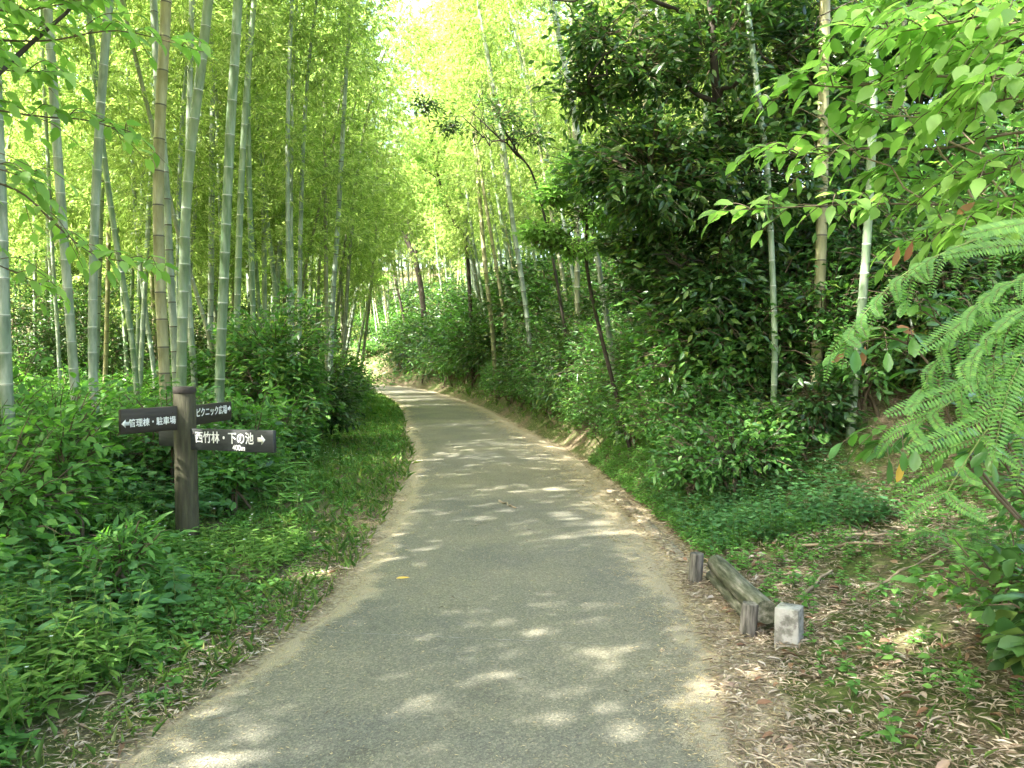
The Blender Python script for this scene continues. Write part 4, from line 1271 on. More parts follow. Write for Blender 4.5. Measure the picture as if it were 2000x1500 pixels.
# big simple fronds, lower right
BF = [((1990, 720), (1870, 760), (1730, 850 - 40)), ((2020, 760), (1900, 830), (1770, 880)), ((2030, 640), (1970, 760), (1940, 900)),
      ((2060, 700), (2010, 830), (1985, 960)), ((2010, 600), (1900, 620), (1790, 690)), ((2080, 480), (1960, 480), (1840, 500)), ((2080, 430), (1980, 440), (1880, 460))]
for a, b2, c in BF:
    mb = MB(); d = lr.uniform(2.25, 2.6)
    pa, pb, pc = P(*a, d) - fo, P(*b2, d) - fo, P(*c, d - .05) - fo
    pinna(mb, pa, pb, pc, .040, .0085, 34)
    tube(mb, np.array([(-.2, .1, 1.3), (pa + np.array([-.2, .1, 1.3])) / 2, pa]), np.array([.007, .005, .003]), 5, 1)
    mb.build("frond", [M["frond_leaf"], M["green_twig"]], st_)

# right edge dark glossy shrub, lower corner
shrub("glossy_shrub", "low shrub with very dark glossy leaves at the lower right edge", "shrub", at_ground(2.15, 2.95), .38, .62, 46, 7, .13, .06, "dark_leaf", 3, "obov", seed=71, spread=.03, stems=6, flat=.45)
shrub("leafy_shrub", "mixed green shrub at the right edge beside the clearing", "shrub", at_ground(3.1, 4.3), .6, 1.0, 170, 8, .075, .034, "shrub_leaf", 3, seed=72, spread=.04)
shrub("leafy_shrub", "pale green leafy plant between the glossy shrub and the clearing", "shrub", at_ground(2.25, 3.6), .36, .5, 60, 7, .075, .038, "weed_leaf", 3, seed=73, spread=.04)
shrub("bank_shrub", "leafy green shrub right behind the gutter at the left end of the clearing", "shrub", at_ground(1.75, 7.8), .5, .6, 150, 8, .085, .035, "shrub_leaf", 3, seed=74, spread=.05)
shrub("bank_shrub", "dark green shrub at the left rear corner of the clearing", "shrub", at_ground(2.5, 8.6), .6, 1.0, 200, 8, .09, .036, "shrub_leaf", 3, seed=75, spread=.05)


for q, (x, y, r_, h_, lab) in enumerate([(2.3, 7.75, .42, .75, "dark shrub at the foot of the slim yellow green culm, left side"), (2.85, 7.7, .45, .8, "dark shrub at the foot of the slim yellow green culm, right side"),
        (3.35, 7.75, .45, .9, "dark shrub hiding the foot of the hollow's tan culm"), (3.85, 7.6, .42, .75, "dark shrub hiding the foot of the smooth green culm"),
        (4.35, 7.4, .45, .85, "dark shrub at the clearing's rear right corner"), (4.8, 7.0, .5, .9, "dark shrub behind the fronds at the clearing's right"), (2.0, 8.3, .5, 1.0, "dark shrub behind the gutter shrub at the clearing's left")]):
    shrub("bank_shrub", lab, "shrub", at_ground(x, y), r_, h_, 130, 8, .095, .038, "dark_leaf" if q % 2 else "shrub_leaf", 3, seed=500 + q, spread=.05, stems=6)


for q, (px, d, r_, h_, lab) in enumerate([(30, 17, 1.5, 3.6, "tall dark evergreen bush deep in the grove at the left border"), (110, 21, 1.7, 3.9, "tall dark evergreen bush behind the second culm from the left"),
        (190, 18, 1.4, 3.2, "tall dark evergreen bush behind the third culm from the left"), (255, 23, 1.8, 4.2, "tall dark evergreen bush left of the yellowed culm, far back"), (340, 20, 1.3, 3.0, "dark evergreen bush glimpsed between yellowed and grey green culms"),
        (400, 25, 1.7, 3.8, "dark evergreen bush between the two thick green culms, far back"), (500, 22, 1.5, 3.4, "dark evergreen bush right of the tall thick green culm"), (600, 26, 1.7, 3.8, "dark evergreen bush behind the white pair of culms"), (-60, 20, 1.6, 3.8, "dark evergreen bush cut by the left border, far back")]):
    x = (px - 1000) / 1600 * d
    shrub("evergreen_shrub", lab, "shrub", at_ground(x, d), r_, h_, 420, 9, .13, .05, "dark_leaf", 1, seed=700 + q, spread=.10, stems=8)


# ferns
def fern(label, base, n, L, seed, az0=0, span=6.28, mat="shrub_leaf"):
    lr = np.random.default_rng(seed)
    root = thing("fern", label, "fern", base)
    for q in range(n):
        mb = MB()
        az = az0 + span * q / n + lr.normal(0, .15); l = L * lr.uniform(.8, 1.1)
        d = np.array([math.cos(az), math.sin(az), 0])
        pts = catmull(np.array([(0, 0, 0), d * l * .35 + (0, 0, l * .45), d * l * .75 + (0, 0, l * .5), d * l + (0, 0, l * .28)]), 6)
        tube(mb, pts, np.linspace(.003, .001, len(pts)), 4, 1)
        nn = 24; s = np.linspace(.2, 1, nn)
        ip = s * (len(pts) - 1)
        c = np.stack([np.interp(ip, np.arange(len(pts)), pts[:, k_]) for k_ in range(3)], -1)
        t = nrm(np.gradient(c, axis=0)); sd = nrm(np.cross(t, np.array([0, 0, 1.0])))
        prof = np.sin(np.linspace(.5, math.pi - .05, nn))
        for sg in (1, -1):
            leaves(mb, c, nrm(sd * sg + t * .3 + np.array([0, 0, -.15])), np.cross(sd, t) * -1 + 0 * c, l * .26 * prof, l * .038, 1, droop=.06, fold=.02)
        mb.build("frond", [M[mat], M["green_twig"]], root)
    return root


fern("fern with arching fronds in the shade left of the signpost", at_ground(-3.35, 6.7), 9, .62, 81, mat="weed_leaf")
fern("small fern in the shrubs at the back of the clearing under the slim bamboo", at_ground(2.9, 7.7), 7, .4, 82)
fern("fern hanging over the clearing near the right edge", at_ground(2.75, 4.8), 8, .45, 83, mat="weed_leaf")
fern("little fern at the lower left beside the shrubs", at_ground(-2.9, 4.6), 7, .4, 84, mat="weed_leaf")


# ------------------------------------------------------------------ ground cover, litter
def ground_pts(lr, n, xr, yr, keep):
    x = lr.uniform(*xr, n); y = lr.uniform(*yr, n)
    s = sdist(x, y)
    m = keep(x, y, s) & (np.abs(x) < y * .66 + .8)
    x, y, s = x[m], y[m], s[m]
    return x, y, H(x, y, s), s


def weeds(mb, lr, x, y, z, hgt, nl, L, W, shape="ovate", k=3, mat=0, stem=True):
    """little herbs: a stem with nl leaves in whorls"""
    n = len(x)
    base = np.stack([x, y, z - .01], -1)
    lean = lr.normal(0, .18, (n, 3)) * np.array([1, 1, 0])
    hg = hgt * lr.uniform(.5, 1.25, n)
    tip = base + (np.array([0, 0, 1.0]) + lean) * hg[:, None]
    if stem: many_tubes(mb, base, (base + tip) / 2, tip, .0022, .0012, 1)
    i = np.repeat(np.arange(n), nl)
    j = np.tile(np.arange(nl), n)
    f = 1 - (j / nl) * .75
    pt = base[i] + (tip - base)[i] * f[:, None]
    az = j * 2.4 + np.repeat(lr.uniform(0, 6.28, n), nl) + lr.normal(0, .3, n * nl)
    D = np.stack([np.cos(az), np.sin(az), lr.uniform(-.15, .45, n * nl)], -1)
    Nn = nrm(np.array([0, 0, 1.0]) + lr.normal(0, .25, (n * nl, 3)))
    sc = (.7 + .5 * (1 - f)) * lr.uniform(.7, 1.2, n * nl)
    leaves(mb, pt, D, Nn, L * sc, W * sc, k, shape, droop=.2, fold=.1, mat=mat)


def patch(x, y, f, s, th): return wav(x, y, f, s) > th


lr = np.random.default_rng(111)
gc = MB()
# left foreground weeds: patches of unlike kinds and heights
nearpost = lambda x, y: (x > -3.2) & (x < -1.6) & (y > 5.0) & (y < 6.7)
pa = lambda x, y: wav(x, y, 1.7, .5)
x, y, z, s = ground_pts(lr, 5200, (-5, -1.0), (1.9, 6.4), lambda x, y, s: (s < -1.3) & (lr.random(len(x)) < sm(1.25, 1.9, -s) * (.12 + .88 * (pa(x, y) > -.25))))
weeds(gc, lr, x, y, z, (.06 + .26 * sm(1.5, 2.8, -s) * (.5 + .5 * pa(x, y))) * np.where(nearpost(x, y), .5, 1), 7, .066, .042, "ovate", 3)
x, y, z, s = ground_pts(lr, 2600, (-5, -1.0), (1.9, 6.6), lambda x, y, s: (s < -1.6) & (wav(x, y, 1.3, 4.) > -.1))
weeds(gc, lr, x, y, z, np.where(nearpost(x, y), .14, .22 + .22 * lr.random(len(x))), 12, .10, .024, "lance", 3, mat=2)
x, y, z, s = ground_pts(lr, 520, (-5, -1.0), (2.0, 6.4), lambda x, y, s: (s < -1.8) & ~nearpost(x, y))
weeds(gc, lr, x, y, z, .30 + .25 * lr.random(len(x)), 9, .11, .075, "heart", 3, mat=3)
x, y, z, s = ground_pts(lr, 5200, (-4, -1.0), (1.9, 6.6), lambda x, y, s: (s < -1.2) & (s > -2.4) & (lr.random(len(x)) < .75 * (wav(x, y, 3.1, 2.) > -.1)))
weeds(gc, lr, x, y, z, .045, 5, .026, .022, "ovate", 1, stem=False, mat=2)
# left verge further on
x, y, z, s = ground_pts(lr, 9000, (-6, -1.0), (6.2, 13), lambda x, y, s: (s < -1.15) & (s > -4.5) & (lr.random(len(x)) < sm(1.1, 2.6, -s) * (.3 + .7 * (pa(x, y) > -.2))))
weeds(gc, lr, x, y, z, (.04 + .28 * sm(2.3, 3.2, -s)), 6, .055, .032, "ovate", 1)
x, y, z, s = ground_pts(lr, 1700, (-6, -1.0), (6.6, 12), lambda x, y, s: (s < -2.55) & (s > -4.5))
weeds(gc, lr, x, y, z, .35 + .3 * lr.random(len(x)), 10, .12, .065, "heart", 3, mat=3)
x, y, z, s = ground_pts(lr, 1800, (-6, -1.0), (6.6, 13), lambda x, y, s: (s < -2.45) & (s > -4.5) & (wav(x, y, 1.5, 3.) > 0))
weeds(gc, lr, x, y, z, .3 + .3 * lr.random(len(x)), 12, .12, .028, "lance", 3, mat=2)
x, y, z, s = ground_pts(lr, 16000, (-14, -1.0), (13, 46), lambda x, y, s: (s < -1.2) & (s > -4.2))
weeds(gc, lr, x, y, z, .08 + .15 * sm(2.2, 3.0, -s), 5, .08, .05, "ovate", 1, stem=False)
x, y, z, s = ground_pts(lr, 9000, (-28, -3), (7.5, 45), lambda x, y, s: (s < -3.8))
weeds(gc, lr, x, y, z, .35, 6, .12, .055, "ovate", 1, stem=False)
# right: gutter edge, bank, clearing
x, y, z, s = ground_pts(lr, 9000, (.6, 3.2), (5.4, 12), lambda x, y, s: (s > 1.42) & (s < 2.4) & (lr.random(len(x)) < np.where(y > 6.2, 1, .35)))
weeds(gc, lr, x, y, z, .10, 6, .045, .03, "ovate", 1)
x, y, z, s = ground_pts(lr, 9000, (-10, 3), (9, 46), lambda x, y, s: (s > 1.62) & (s < 2.2))
weeds(gc, lr, x, y, z, .08, 6, .07, .035, "ovate", 1, stem=False)
x, y, z, s = ground_pts(lr, 14000, (-6, 26), (14, 50), lambda x, y, s: (s > 6))
weeds(gc, lr, x, y, z, .5, 7, .20, .09, "ovate", 1, stem=False)
x, y, z, s = ground_pts(lr, 26000, (-10, 9), (9, 46), lambda x, y, s: (s > 1.75) & (s < 6.5))
weeds(gc, lr, x, y, z, .22, 6, .085, .04, "ovate", 1, stem=False)
x, y, z, s = ground_pts(lr, 6000, (-1, 7), (7.6, 16), lambda x, y, s: (s > 1.7) & (s < 4.5) & ((y > 8.9) | (x < 1.9)))
weeds(gc, lr, x, y, z, .25, 8, .085, .035, "ovate", 3)
x, y, z, s = ground_pts(lr, 5200, (1.0, 6), (2.2, 9), lambda x, y, s: (s > 1.6) & (lr.random(len(x)) < np.where(wav(x, y, 2.6, 1.9) > .12, .75, .10)))
weeds(gc, lr, x, y, z, .07, 6, .035, .024, "ovate", 3)
x, y, z, s = ground_pts(lr, 1500, (.8, 3.4), (6.1, 9.0), lambda x, y, s: (s > 1.5) & (s < 3.0))
weeds(gc, lr, x, y, z, .10 + .18 * lr.random(len(x)), 8, .075, .036, "ovate", 3, mat=3)
x, y, z, s = ground_pts(lr, 6000, (-32, 0), (43, 66), lambda x, y, s: (np.abs(s) > 1.3))
weeds(gc, lr, x, y, z, .3, 6, .20, .10, "ovate", 1, stem=False, mat=3)
x, y, z, s = ground_pts(lr, 260, (1.0, 6), (2.4, 8.6), lambda x, y, s: (s > 1.5))
weeds(gc, lr, x, y, z, .14, 8, .055, .034, "heart", 3)
x, y, z, s = ground_pts(lr, 2200, (2.3, 9), (2.2, 9), lambda x, y, s: (x > 2.0 + .12 * y) & (s > 2.3) & (x - .28 * y > 1.15))
weeds(gc, lr, x, y, z, .30, 9, .07, .032, "ovate", 3)
o = gc.build("ground_cover", [M["weed_leaf"], M["green_twig"], M["weed_yellow"], M["weed_deep"]], kind="stuff", label="green weeds and low herbs covering both verges", category="weeds")

# grass tufts
gr = MB()
for (n0, xr, yr, kp, Lm, Wg) in ((20000, (-5, -1), (2.2, 9), lambda x, y, s: (s < -1.12) & (s > -2.5) & (lr.random(len(x)) < np.where(s > -2.0, .8, .35) * (.25 + .75 * (wav(x, y, 2.4, 6) > -.1))), .09, .0032),
                             (60000, (-12, -1), (9, 34), lambda x, y, s: (s < -1.12) & (s > -2.7), .12, .007),
                             (22000, (-9, 3), (6.2, 34), lambda x, y, s: (s > 1.58) & (s < 2.2), .13, .008),
                             (5000, (1, 6), (2.4, 8.6), lambda x, y, s: (s > 1.6) & (wav(x, y, 3, 4) > .25), .08, .004)):
    x, y, z, s = ground_pts(lr, n0, xr, yr, kp)
    n = len(x); D = nrm(np.stack([lr.normal(0, .6, n), lr.normal(0, .6, n), np.ones(n)], -1))
    leaves(gr, np.stack([x, y, z - .01], -1), D, rdir(n, -.2, .2), lr.uniform(.3, 1.2, n) * Lm, Wg, 1, droop=.6, fold=0)
gr.build("grass", M["grass_leaf"], kind="stuff", label="short yellow green grass blades along the verges", category="grass")

# bamboo grass blades by the signpost
sb = MB()
for (bx, by, n0) in ((-2.0, 7.6, 14), (-2.2, 8.4, 14), (-1.9, 4.9 - .2, 8), (-2.5, 5.0, 8), (-2.6, 8.8, 12), (-2.9, 9.5, 12)):
    x = bx + lr.normal(0, .25, n0); y = by + lr.normal(0, .3, n0); z = H(x, y)
    keep_ = sdist(x, y) < -1.8
    x, y, z = x[keep_], y[keep_], z[keep_]
    weeds(sb, lr, x, y, z, .45 if by > 6 else .22, 6, .24 if by > 6 else .15, .03, "strap", 3)
sb.build("bamboo_grass", [M["weed_leaf"], M["green_twig"]], kind="stuff", label="dwarf bamboo grass with long blades around the signpost", category="bamboo grass")

# white flowers
fw = MB()
x, y, z, s = ground_pts(lr, 420, (-4.5, -1.5), (3, 11), lambda x, y, s: (s < -1.7) & (wav(x, y, 1.6, 2.2) > .1))
n = len(x)
c = np.stack([x, y, z + np.where(y > 6, .30, .24) + lr.normal(0, .04, n)], -1)
many_tubes(fw, np.stack([x, y, z], -1), np.stack([x, y, (z + c[:, 2]) / 2], -1), c, .0013, .0009, 1)
for k_ in range(5):
    a = k_ * 1.2566
    D = np.tile(np.array([[math.cos(a), math.sin(a), .25]]), (n, 1))
    leaves(fw, c, D, np.tile(np.array([[0, 0, 1.0]]), (n, 1)), .011, .008, 1, droop=0, fold=.05)
fw.build("white_flowers", [M["petal"], M["green_twig"]], kind="stuff", label="tiny white flowers scattered over the left weeds", category="flowers")

# bamboo litter
li = MB()
_hs = lambda x, y, s: (s > .85) & (s < 1.75) & (lr.random(len(x)) < sm(.8, 1.15, s))


def litter(mb, lr, n, xr, yr, keep, L, W, lift=.006, tilt=.12, mat=0):
    x, y, z, s = ground_pts(lr, n, xr, yr, keep)
    m = len(x)
    a = lr.uniform(0, 6.28, m)
    D = nrm(np.stack([np.cos(a), np.sin(a), lr.normal(0, tilt, m)], -1))
    Nn = nrm(lr.normal(0, .3, (m, 3)) + np.array([0, 0, 1.0]))
    z = np.where(np.abs(s) < 1.15, .026 * (1 - np.abs(s) ** 2 * .55) + .004, np.maximum(z, .006 * (np.abs(s) < 1.3)))
    leaves(mb, np.stack([x, y, z + lift * lr.uniform(.6, 2.2, m)], -1), D, Nn, L * lr.uniform(.3, 1.55, m), W * lr.uniform(.5, 1.5, m), 1, droop=.10, fold=.15, mat=mat)


litter(li, lr, 60000, (.6, 6), (1.9, 5.6), lambda x, y, s: (s > 1.12) & (lr.random(len(x)) < np.where(s < 2.1, .35 + .65 * (wav(x, y, 4.5, 2) > -.25), .6 * (wav(x, y, 1.8, 3) > -.2) + .12)), .055, .0075, .008)
litter(li, lr, 44000, (.6, 8), (5.6, 9.4), lambda x, y, s: (s > 1.2) & (lr.random(len(x)) < np.where(s < 1.7, .35, .7 * (wav(x, y, 1.8, 3) > -.3) + .1)), .07, .010, .008)
litter(li, lr, 16000, (-4, -.6), (1.9, 7), lambda x, y, s: (s < -1.1) & (s > -2.3) & (lr.random(len(x)) < sm(2.3, 1.3, -s)), .06, .008, .008)
def big_litter(n, xr, yr, keep):
    x, y, z, s_ = ground_pts(lr, n, xr, yr, keep)
    m = len(x); a = lr.uniform(0, 6.28, m)
    D = nrm(np.stack([np.cos(a), np.sin(a), lr.normal(.05, .2, m)], -1))
    leaves(li, np.stack([x, y, z + .018], -1), D, nrm(lr.normal(0, .3, (m, 3)) + np.array([0, 0, 1.0])), lr.uniform(.04, .085, m), lr.uniform(.018, .034, m), 3, "ovate", droop=.3, fold=.35, mat=1)


litter(li, lr, 12000, (-2, 2), (1.9, 9), lambda x, y, s: (np.abs(s) > .82) & (np.abs(s) < 1.3) & (lr.random(len(x)) < sm(.8, 1.25, np.abs(s)) * (.3 + .7 * (wav(x, y, 4, 7) > 0))), .042, .006, .003)
big_litter(620, (.8, 3.8), (1.9, 6.5), lambda x, y, s: (s > 1.2) & (s < 2.6))
big_litter(200, (-3, -.8), (1.9, 6.0), lambda x, y, s: (s < -1.15) & (s > -1.9))
litter(li, lr, 14000, (-6, 5), (1.9, 20), lambda x, y, s: (np.abs(s) > 1.0) & (np.abs(s) < 1.45) & (lr.random(len(x)) < sm(1.0, 1.25, np.abs(s)) * (wav(x, y, 2.5, 5) > -.3)), .05, .008, .004)
M["brown_litter"] = leafmat("brown_litter", [(0, (.10, .05, .025)), (.4, (.20, .12, .07)), (.7, (.30, .25, .20)), (1, (.42, .39, .36))], (1, .9, .7), .6, .1, .3)
li.build("leaf_litter", [M["litter"], M["brown_litter"]], kind="stuff", label="dry bamboo leaves lying over the verges and the clearing", category="leaf litter")
hu = MB()
litter(hu, lr, 60000, (-2.2, 2), (1.9, 9), lambda x, y, s: (np.abs(s) > .55) & (np.abs(s) < 1.5) & (lr.random(len(x)) < sm(.70, 1.2, np.abs(s) + .14 * wav(x, y, 5, 1) + .06 * (s > 0))), .024, .0042, .002, .05)
litter(hu, lr, 70000, (-8, 2), (9, 34), lambda x, y, s: (np.abs(s) > .55) & (np.abs(s) < 1.6) & (lr.random(len(x)) < sm(.6, 1.15, np.abs(s) + .12 * wav(x, y, 4, 1) + .15 * (s > 0))), .034, .007, .002, .05)
litter(hu, lr, 42000, (-7, 2.4), (6, 30), _hs, .034, .0065, .003, .06)
litter(hu, lr, 9000, (-2.2, 2), (1.9, 12), lambda x, y, s: (np.abs(s) < .9), .017, .003, .0015, .03)
litter(hu, lr, 260, (-2.2, 2), (1.9, 14), lambda x, y, s: (np.abs(s) < 1.0), .03, .006, .002, .05, mat=1)
hu.build("husk_litter", [M["husk"], M["twig"]], kind="stuff", label="straw coloured bamboo husks gathered along both edges of the asphalt", category="husks")

# ------------------------------------------------------------------ signpost
wood_post = solid("post_wood", [(.25, (.026, .025, .016)), (.5, (.055, .052, .032)), (.8, (.10, .10, .055))], 6, .85, .8, (4, 4, .5), bscale=14)
wood_cap = solid("cap_wood", [(.3, (.03, .025, .022)), (.7, (.07, .06, .055))], 8, .8, .3)
board_m = solid("board_brown", [(.3, (.028, .024, .019)), (.7, (.05, .043, .035))], 7, .6, .25, (.6, 6, 6), bscale=20)
board_g = solid("board_grey", [(.3, (.025, .029, .028)), (.7, (.038, .043, .042))], 7, .6, .25, (.6, 6, 6), bscale=20)
white_p = solid("white_paint", [(.3, (.42, .42, .40)), (.45, (.72, .72, .70)), (.6, (.82, .82, .80))], 28, .6, 0)
SPX, SPY = -2.58, 6.45
gz = h1(SPX, SPY)
topz = P(359, 755, SPY)[2]
sp = thing("signpost", "dark wooden signpost with white lettered Japanese direction boards in the left weeds", "signpost", (SPX, SPY, gz))
lrp = np.random.default_rng(3)
mb = MB()
hgt = topz - gz
zz_ = np.array([-.12, 0, .2, .45, .7, .9, hgt - .055, hgt - .052])
th = np.arange(20) / 20 * 6.283
wob = 1 + .02 * np.sin(th * 3 + 1)[None, :] + .012 * np.sin(th * 7)[None, :] + 0 * zz_[:, None]
tube(mb, np.stack([0 * zz_ + .012 * (1 - zz_), 0 * zz_, zz_], -1), np.array([.090, .090, .089, .087, .086, .085, .084, .08]), 20, wob=wob)
mb.build("post", wood_post, sp, smooth=True)
mb = MB()
tube(mb, np.array([(0, 0, hgt - .054), (0, 0, hgt - .05), (0, 0, hgt - .008), (0, 0, hgt)]), np.array([.083, .088, .088, .081]), 20)
mb.build("cap", wood_cap, sp, smooth=False)


def board(direction, length, zc, height, thick, start, mat, tilt=0):
    """a plank pointing along 'direction' from the post; returns the object"""
    mb = MB()
    x0, x1 = start, length; y0, y1 = -thick / 2, thick / 2; z0, z1 = -height / 2, height / 2
    c = .004
    prof = [(y0 + c, z0), (y1 - c, z0), (y1, z0 + c), (y1, z1 - c), (y1 - c, z1), (y0 + c, z1), (y0, z1 - c), (y0, z0 + c)]
    vs = [(x, a, b_) for x in (x0, x0 + .001, x1 - c, x1) for a, b_ in [(p_[0] * (1 if x < x1 else .9), p_[1] * (1 if x < x1 else .97)) for p_ in prof]]
    q = []
    for r_ in range(3):
        for j in range(8): q.append((r_ * 8 + j, r_ * 8 + (j + 1) % 8, r_ * 8 + 8 + (j + 1) % 8, r_ * 8 + 8 + j))
    tr_ = []
    for j in range(1, 7): tr_.append((24, 24 + j, 24 + j + 1)); tr_.append((0, j + 1, j))
    mb.add(np.array(vs), tr_, q)
    o = mb.build("board", mat, sp)
    o.location = (0, 0, zc - gz)
    o.rotation_euler = (0, tilt, math.atan2(direction[1], direction[0]))
    return o


def text_on(brd, s, xc, zc_, size, thick, face, sx=1.0, bold=.012):
    cu = bpy.data.curves.new("lettering", 'FONT'); cu.body = s; cu.size = size; cu.align_x = 'CENTER'; cu.align_y = 'CENTER'; cu.offset = bold * size; cu.extrude = .0008
    tmp = bpy.data.objects.new("tmp", cu); COL.objects.link(tmp)
    dg = bpy.context.evaluated_depsgraph_get()
    me = bpy.data.meshes.new_from_object(tmp.evaluated_get(dg))
    bpy.data.objects.remove(tmp)
    o = bpy.data.objects.new("lettering", me); me.name = "lettering"; me.materials.clear(); me.materials.append(white_p)
    COL.objects.link(o); o.parent = brd
    o.scale = (sx, 1, 1)
    if face > 0:   # face on local +y, read from that side
        o.rotation_euler = (math.pi / 2, 0, math.pi); o.location = (xc, thick / 2 + .001, zc_)
    else:
        o.rotation_euler = (math.pi / 2, 0, 0); o.location = (xc, -thick / 2 - .001, zc_)
    return o


def arrow_on(brd, xc, zc_, s, thick, face, flip):
    """fat arrow, built as a thin plate"""
    pts = [(-.5, .22), (.02, .22), (.02, .5), (.55, 0), (.02, -.5), (.02, -.22), (-.5, -.22)]
    f = -1 if flip else 1
    y = (thick / 2 + .0005) * face
    y2 = y + .0015 * face
    vs = [(xc + p_[0] * s * f, y, zc_ + p_[1] * s) for p_ in pts] + [(xc + p_[0] * s * f, y2, zc_ + p_[1] * s) for p_ in pts]
    mb = MB()
    tr_ = [(7, 8, 13), (8, 12, 13), (9, 10, 11)]
    q = [(j, (j + 1) % 7, 7 + (j + 1) % 7, 7 + j) for j in range(7)]
    mb.add(np.array(vs), tr_, q)
    o = mb.build("arrow", white_p, brd)
    return o


zc1 = P(360, 857, SPY)[2]        # lower right board
zc2 = P(360, 814, SPY)[2]        # upper two
T = .032
dR = np.array([.80, -.46]); dR /= np.linalg.norm(dR)
b1 = board(dR, .98, zc1, .165, T, .05, board_g, R(-1.6))
text_on(b1, "西竹林・下の池", .46, .012, .094, T, -1, .98)
text_on(b1, "400m", .62, -.056, .060, T, -1, 1.0, .002)
arrow_on(b1, .86, .012, .075, T, -1, False)
dF = np.array([.10, .64]); dF /= np.linalg.norm(dF)
b2_ = board(dF, .72, zc2 + .004, .16, T, .05, board_m, 0)
text_on(b2_, "ピクニック広場", .385, .012, .078, T, -1, .92)
arrow_on(b2_, .675, .02, .055, T, -1, False)
dL = np.array([-.50, -.86]); dL /= np.linalg.norm(dL)
b3 = board(dL, .56, zc2 - .004, .185, T, .05, board_m, 0)
text_on(b3, "管理棟・駐車場", .298, -.018, .064, T, 1, .90)
arrow_on(b3, .525, -.015, .062, T, 1, False)
for br_, fc, xx in ((b1, -1, .12), (b2_, -1, .12), (b3, 1, .12)):
    for zz2 in (-.045, .045):
        mb = MB(); tube(mb, np.array([(xx, fc * (T / 2 - .001), zz2), (xx, fc * (T / 2 + .004), zz2), (xx, fc * (T / 2 + .006), zz2)]), np.array([.008, .008, .005]), 8)
        mb.build("bolt", wood_cap, br_)
b4 = board(-dR, .30, zc1 + .012, .16, T, .05, board_g, 0)

# ------------------------------------------------------------------ log barrier and marker stone
logm = solid("old_log", [(.33, (.030, .036, .02)), (.48, (.085, .09, .06)), (.56, (.12, .12, .09)), (.68, (.21, .20, .165))], 7, .9, .7, (5, .6, 5), bscale=16)
stakem = solid("old_stake", [(.35, (.035, .035, .028)), (.65, (.16, .15, .13))], 9, .9, .7, (5, 5, .7), bscale=16)
A_ = P(1398, 1100, 5.5); B_ = P(1497, 1197, 4.4)
lb0 = np.array([A_[0], (A_[1] + B_[1]) / 2, h1(A_[0], 5)])
lg = thing("log_barrier", "low barrier of a weathered mossy log on short stakes at the right path edge", "log barrier", lb0)
mb = MB()
pp = np.linspace(A_, B_, 9) - lb0
pp[:, 2] += .004 * np.sin(np.arange(9))
wob = 1 + .03 * np.sin(np.arange(14) * .9 + np.arange(9)[:, None] * .3) * np.ones((9, 14))
tube(mb, pp, np.linspace(.058, .066, 9), 14, wob=wob)
mb.build("log", logm, lg, smooth=True)
mb = MB()
pp2 = pp[:8] + np.array([-.02, .02, -.095])
tube(mb, pp2, np.linspace(.045, .045, 8), 12)
mb.build("log", logm, lg, smooth=True)
for (px, pyt, pyb, d, r_, tl) in ((1465, 1178, 1236, 4.42, .046, .02), (1361, 1080, 1118, 5.45, .047, 0)):
    t0 = P(px, pyt, d); g0 = h1(t0[0], d)
    mb = MB()
    tube(mb, np.array([(t0[0] - .015, d, g0 - .08), (t0[0] - .01, d, g0 + .02), (t0[0], d, t0[2] - .012), (t0[0] + tl * .2, d, t0[2] - .006), (t0[0] + tl * .2, d, t0[2])]) - lb0,
         np.array([r_, r_, r_ * .98, r_ * .96, r_ * .88]), 14)
    mb.build("stake", stakem, lg, smooth=True)


def stonemat():
    m, nt, out = newmat("stone")
    tc = nt.nodes.new("ShaderNodeTexCoord")
    f = noise(nt, 11, 5, .65, tc.outputs["Object"])
    c = ramp(nt, f, [(.32, (.10, .10, .085)), (.44, (.18, .178, .16)), (.50, (.30, .30, .28)), (.75, (.40, .395, .37))])
    p = nt.nodes.new("ShaderNodeBsdfPrincipled"); p.inputs["Roughness"].default_value = .92
    nt.links.new(c, p.inputs["Base Color"])
    b = nt.nodes.new("ShaderNodeBump"); b.inputs["Strength"].default_value = .6; b.inputs["Distance"].default_value = .01
    nt.links.new(noise(nt, 45, 5, .6, tc.outputs["Object"]), b.inputs["Height"]); nt.links.new(b.outputs[0], p.inputs["Normal"])
    nt.links.new(p.outputs[0], out.inputs[0])
    return m


sx, sy = P(1546, 1240, 4.2)[0], 4.24
sz = h1(sx, sy)
bm_top = P(1546, 1186, 4.24)[2] - sz
mb = MB()
N_ = 7; zs = np.linspace(-.1, bm_top, 9)
th0 = R(-33)
ringp = []
hw = .062
for a, b_ in [(-1, -1), (1, -1), (1, 1), (-1, 1)]:
    nxt = {(-1, -1): (1, -1), (1, -1): (1, 1), (1, 1): (-1, 1), (-1, 1): (-1, -1)}[(a, b_)]
    for t in np.linspace(.015, .985, 5): ringp.append((a + (nxt[0] - a) * t, b_ + (nxt[1] - b_) * t))
ringp = np.array(ringp) * hw
lq = np.random.default_rng(8)
vs = []
for z_ in zs:
    taper = 1 - .05 * (z_ / bm_top) if z_ > 0 else 1
    rp = ringp * taper * (1 + lq.normal(0, .014, (len(ringp), 1)) * (z_ < bm_top - .01))
    if .02 < z_ < bm_top * .6: rp = rp - np.array([0, -.006]) * (rp[:, 1:2] < -.03)
    rx = rp[:, 0] * math.cos(th0) - rp[:, 1] * math.sin(th0); ry = rp[:, 0] * math.sin(th0) + rp[:, 1] * math.cos(th0)
    vs.append(np.stack([rx, ry, np.full(len(rp), z_)], -1))
vs.append(np.stack([rx * .985, ry * .985, np.full(len(rp), bm_top + .004)], -1))
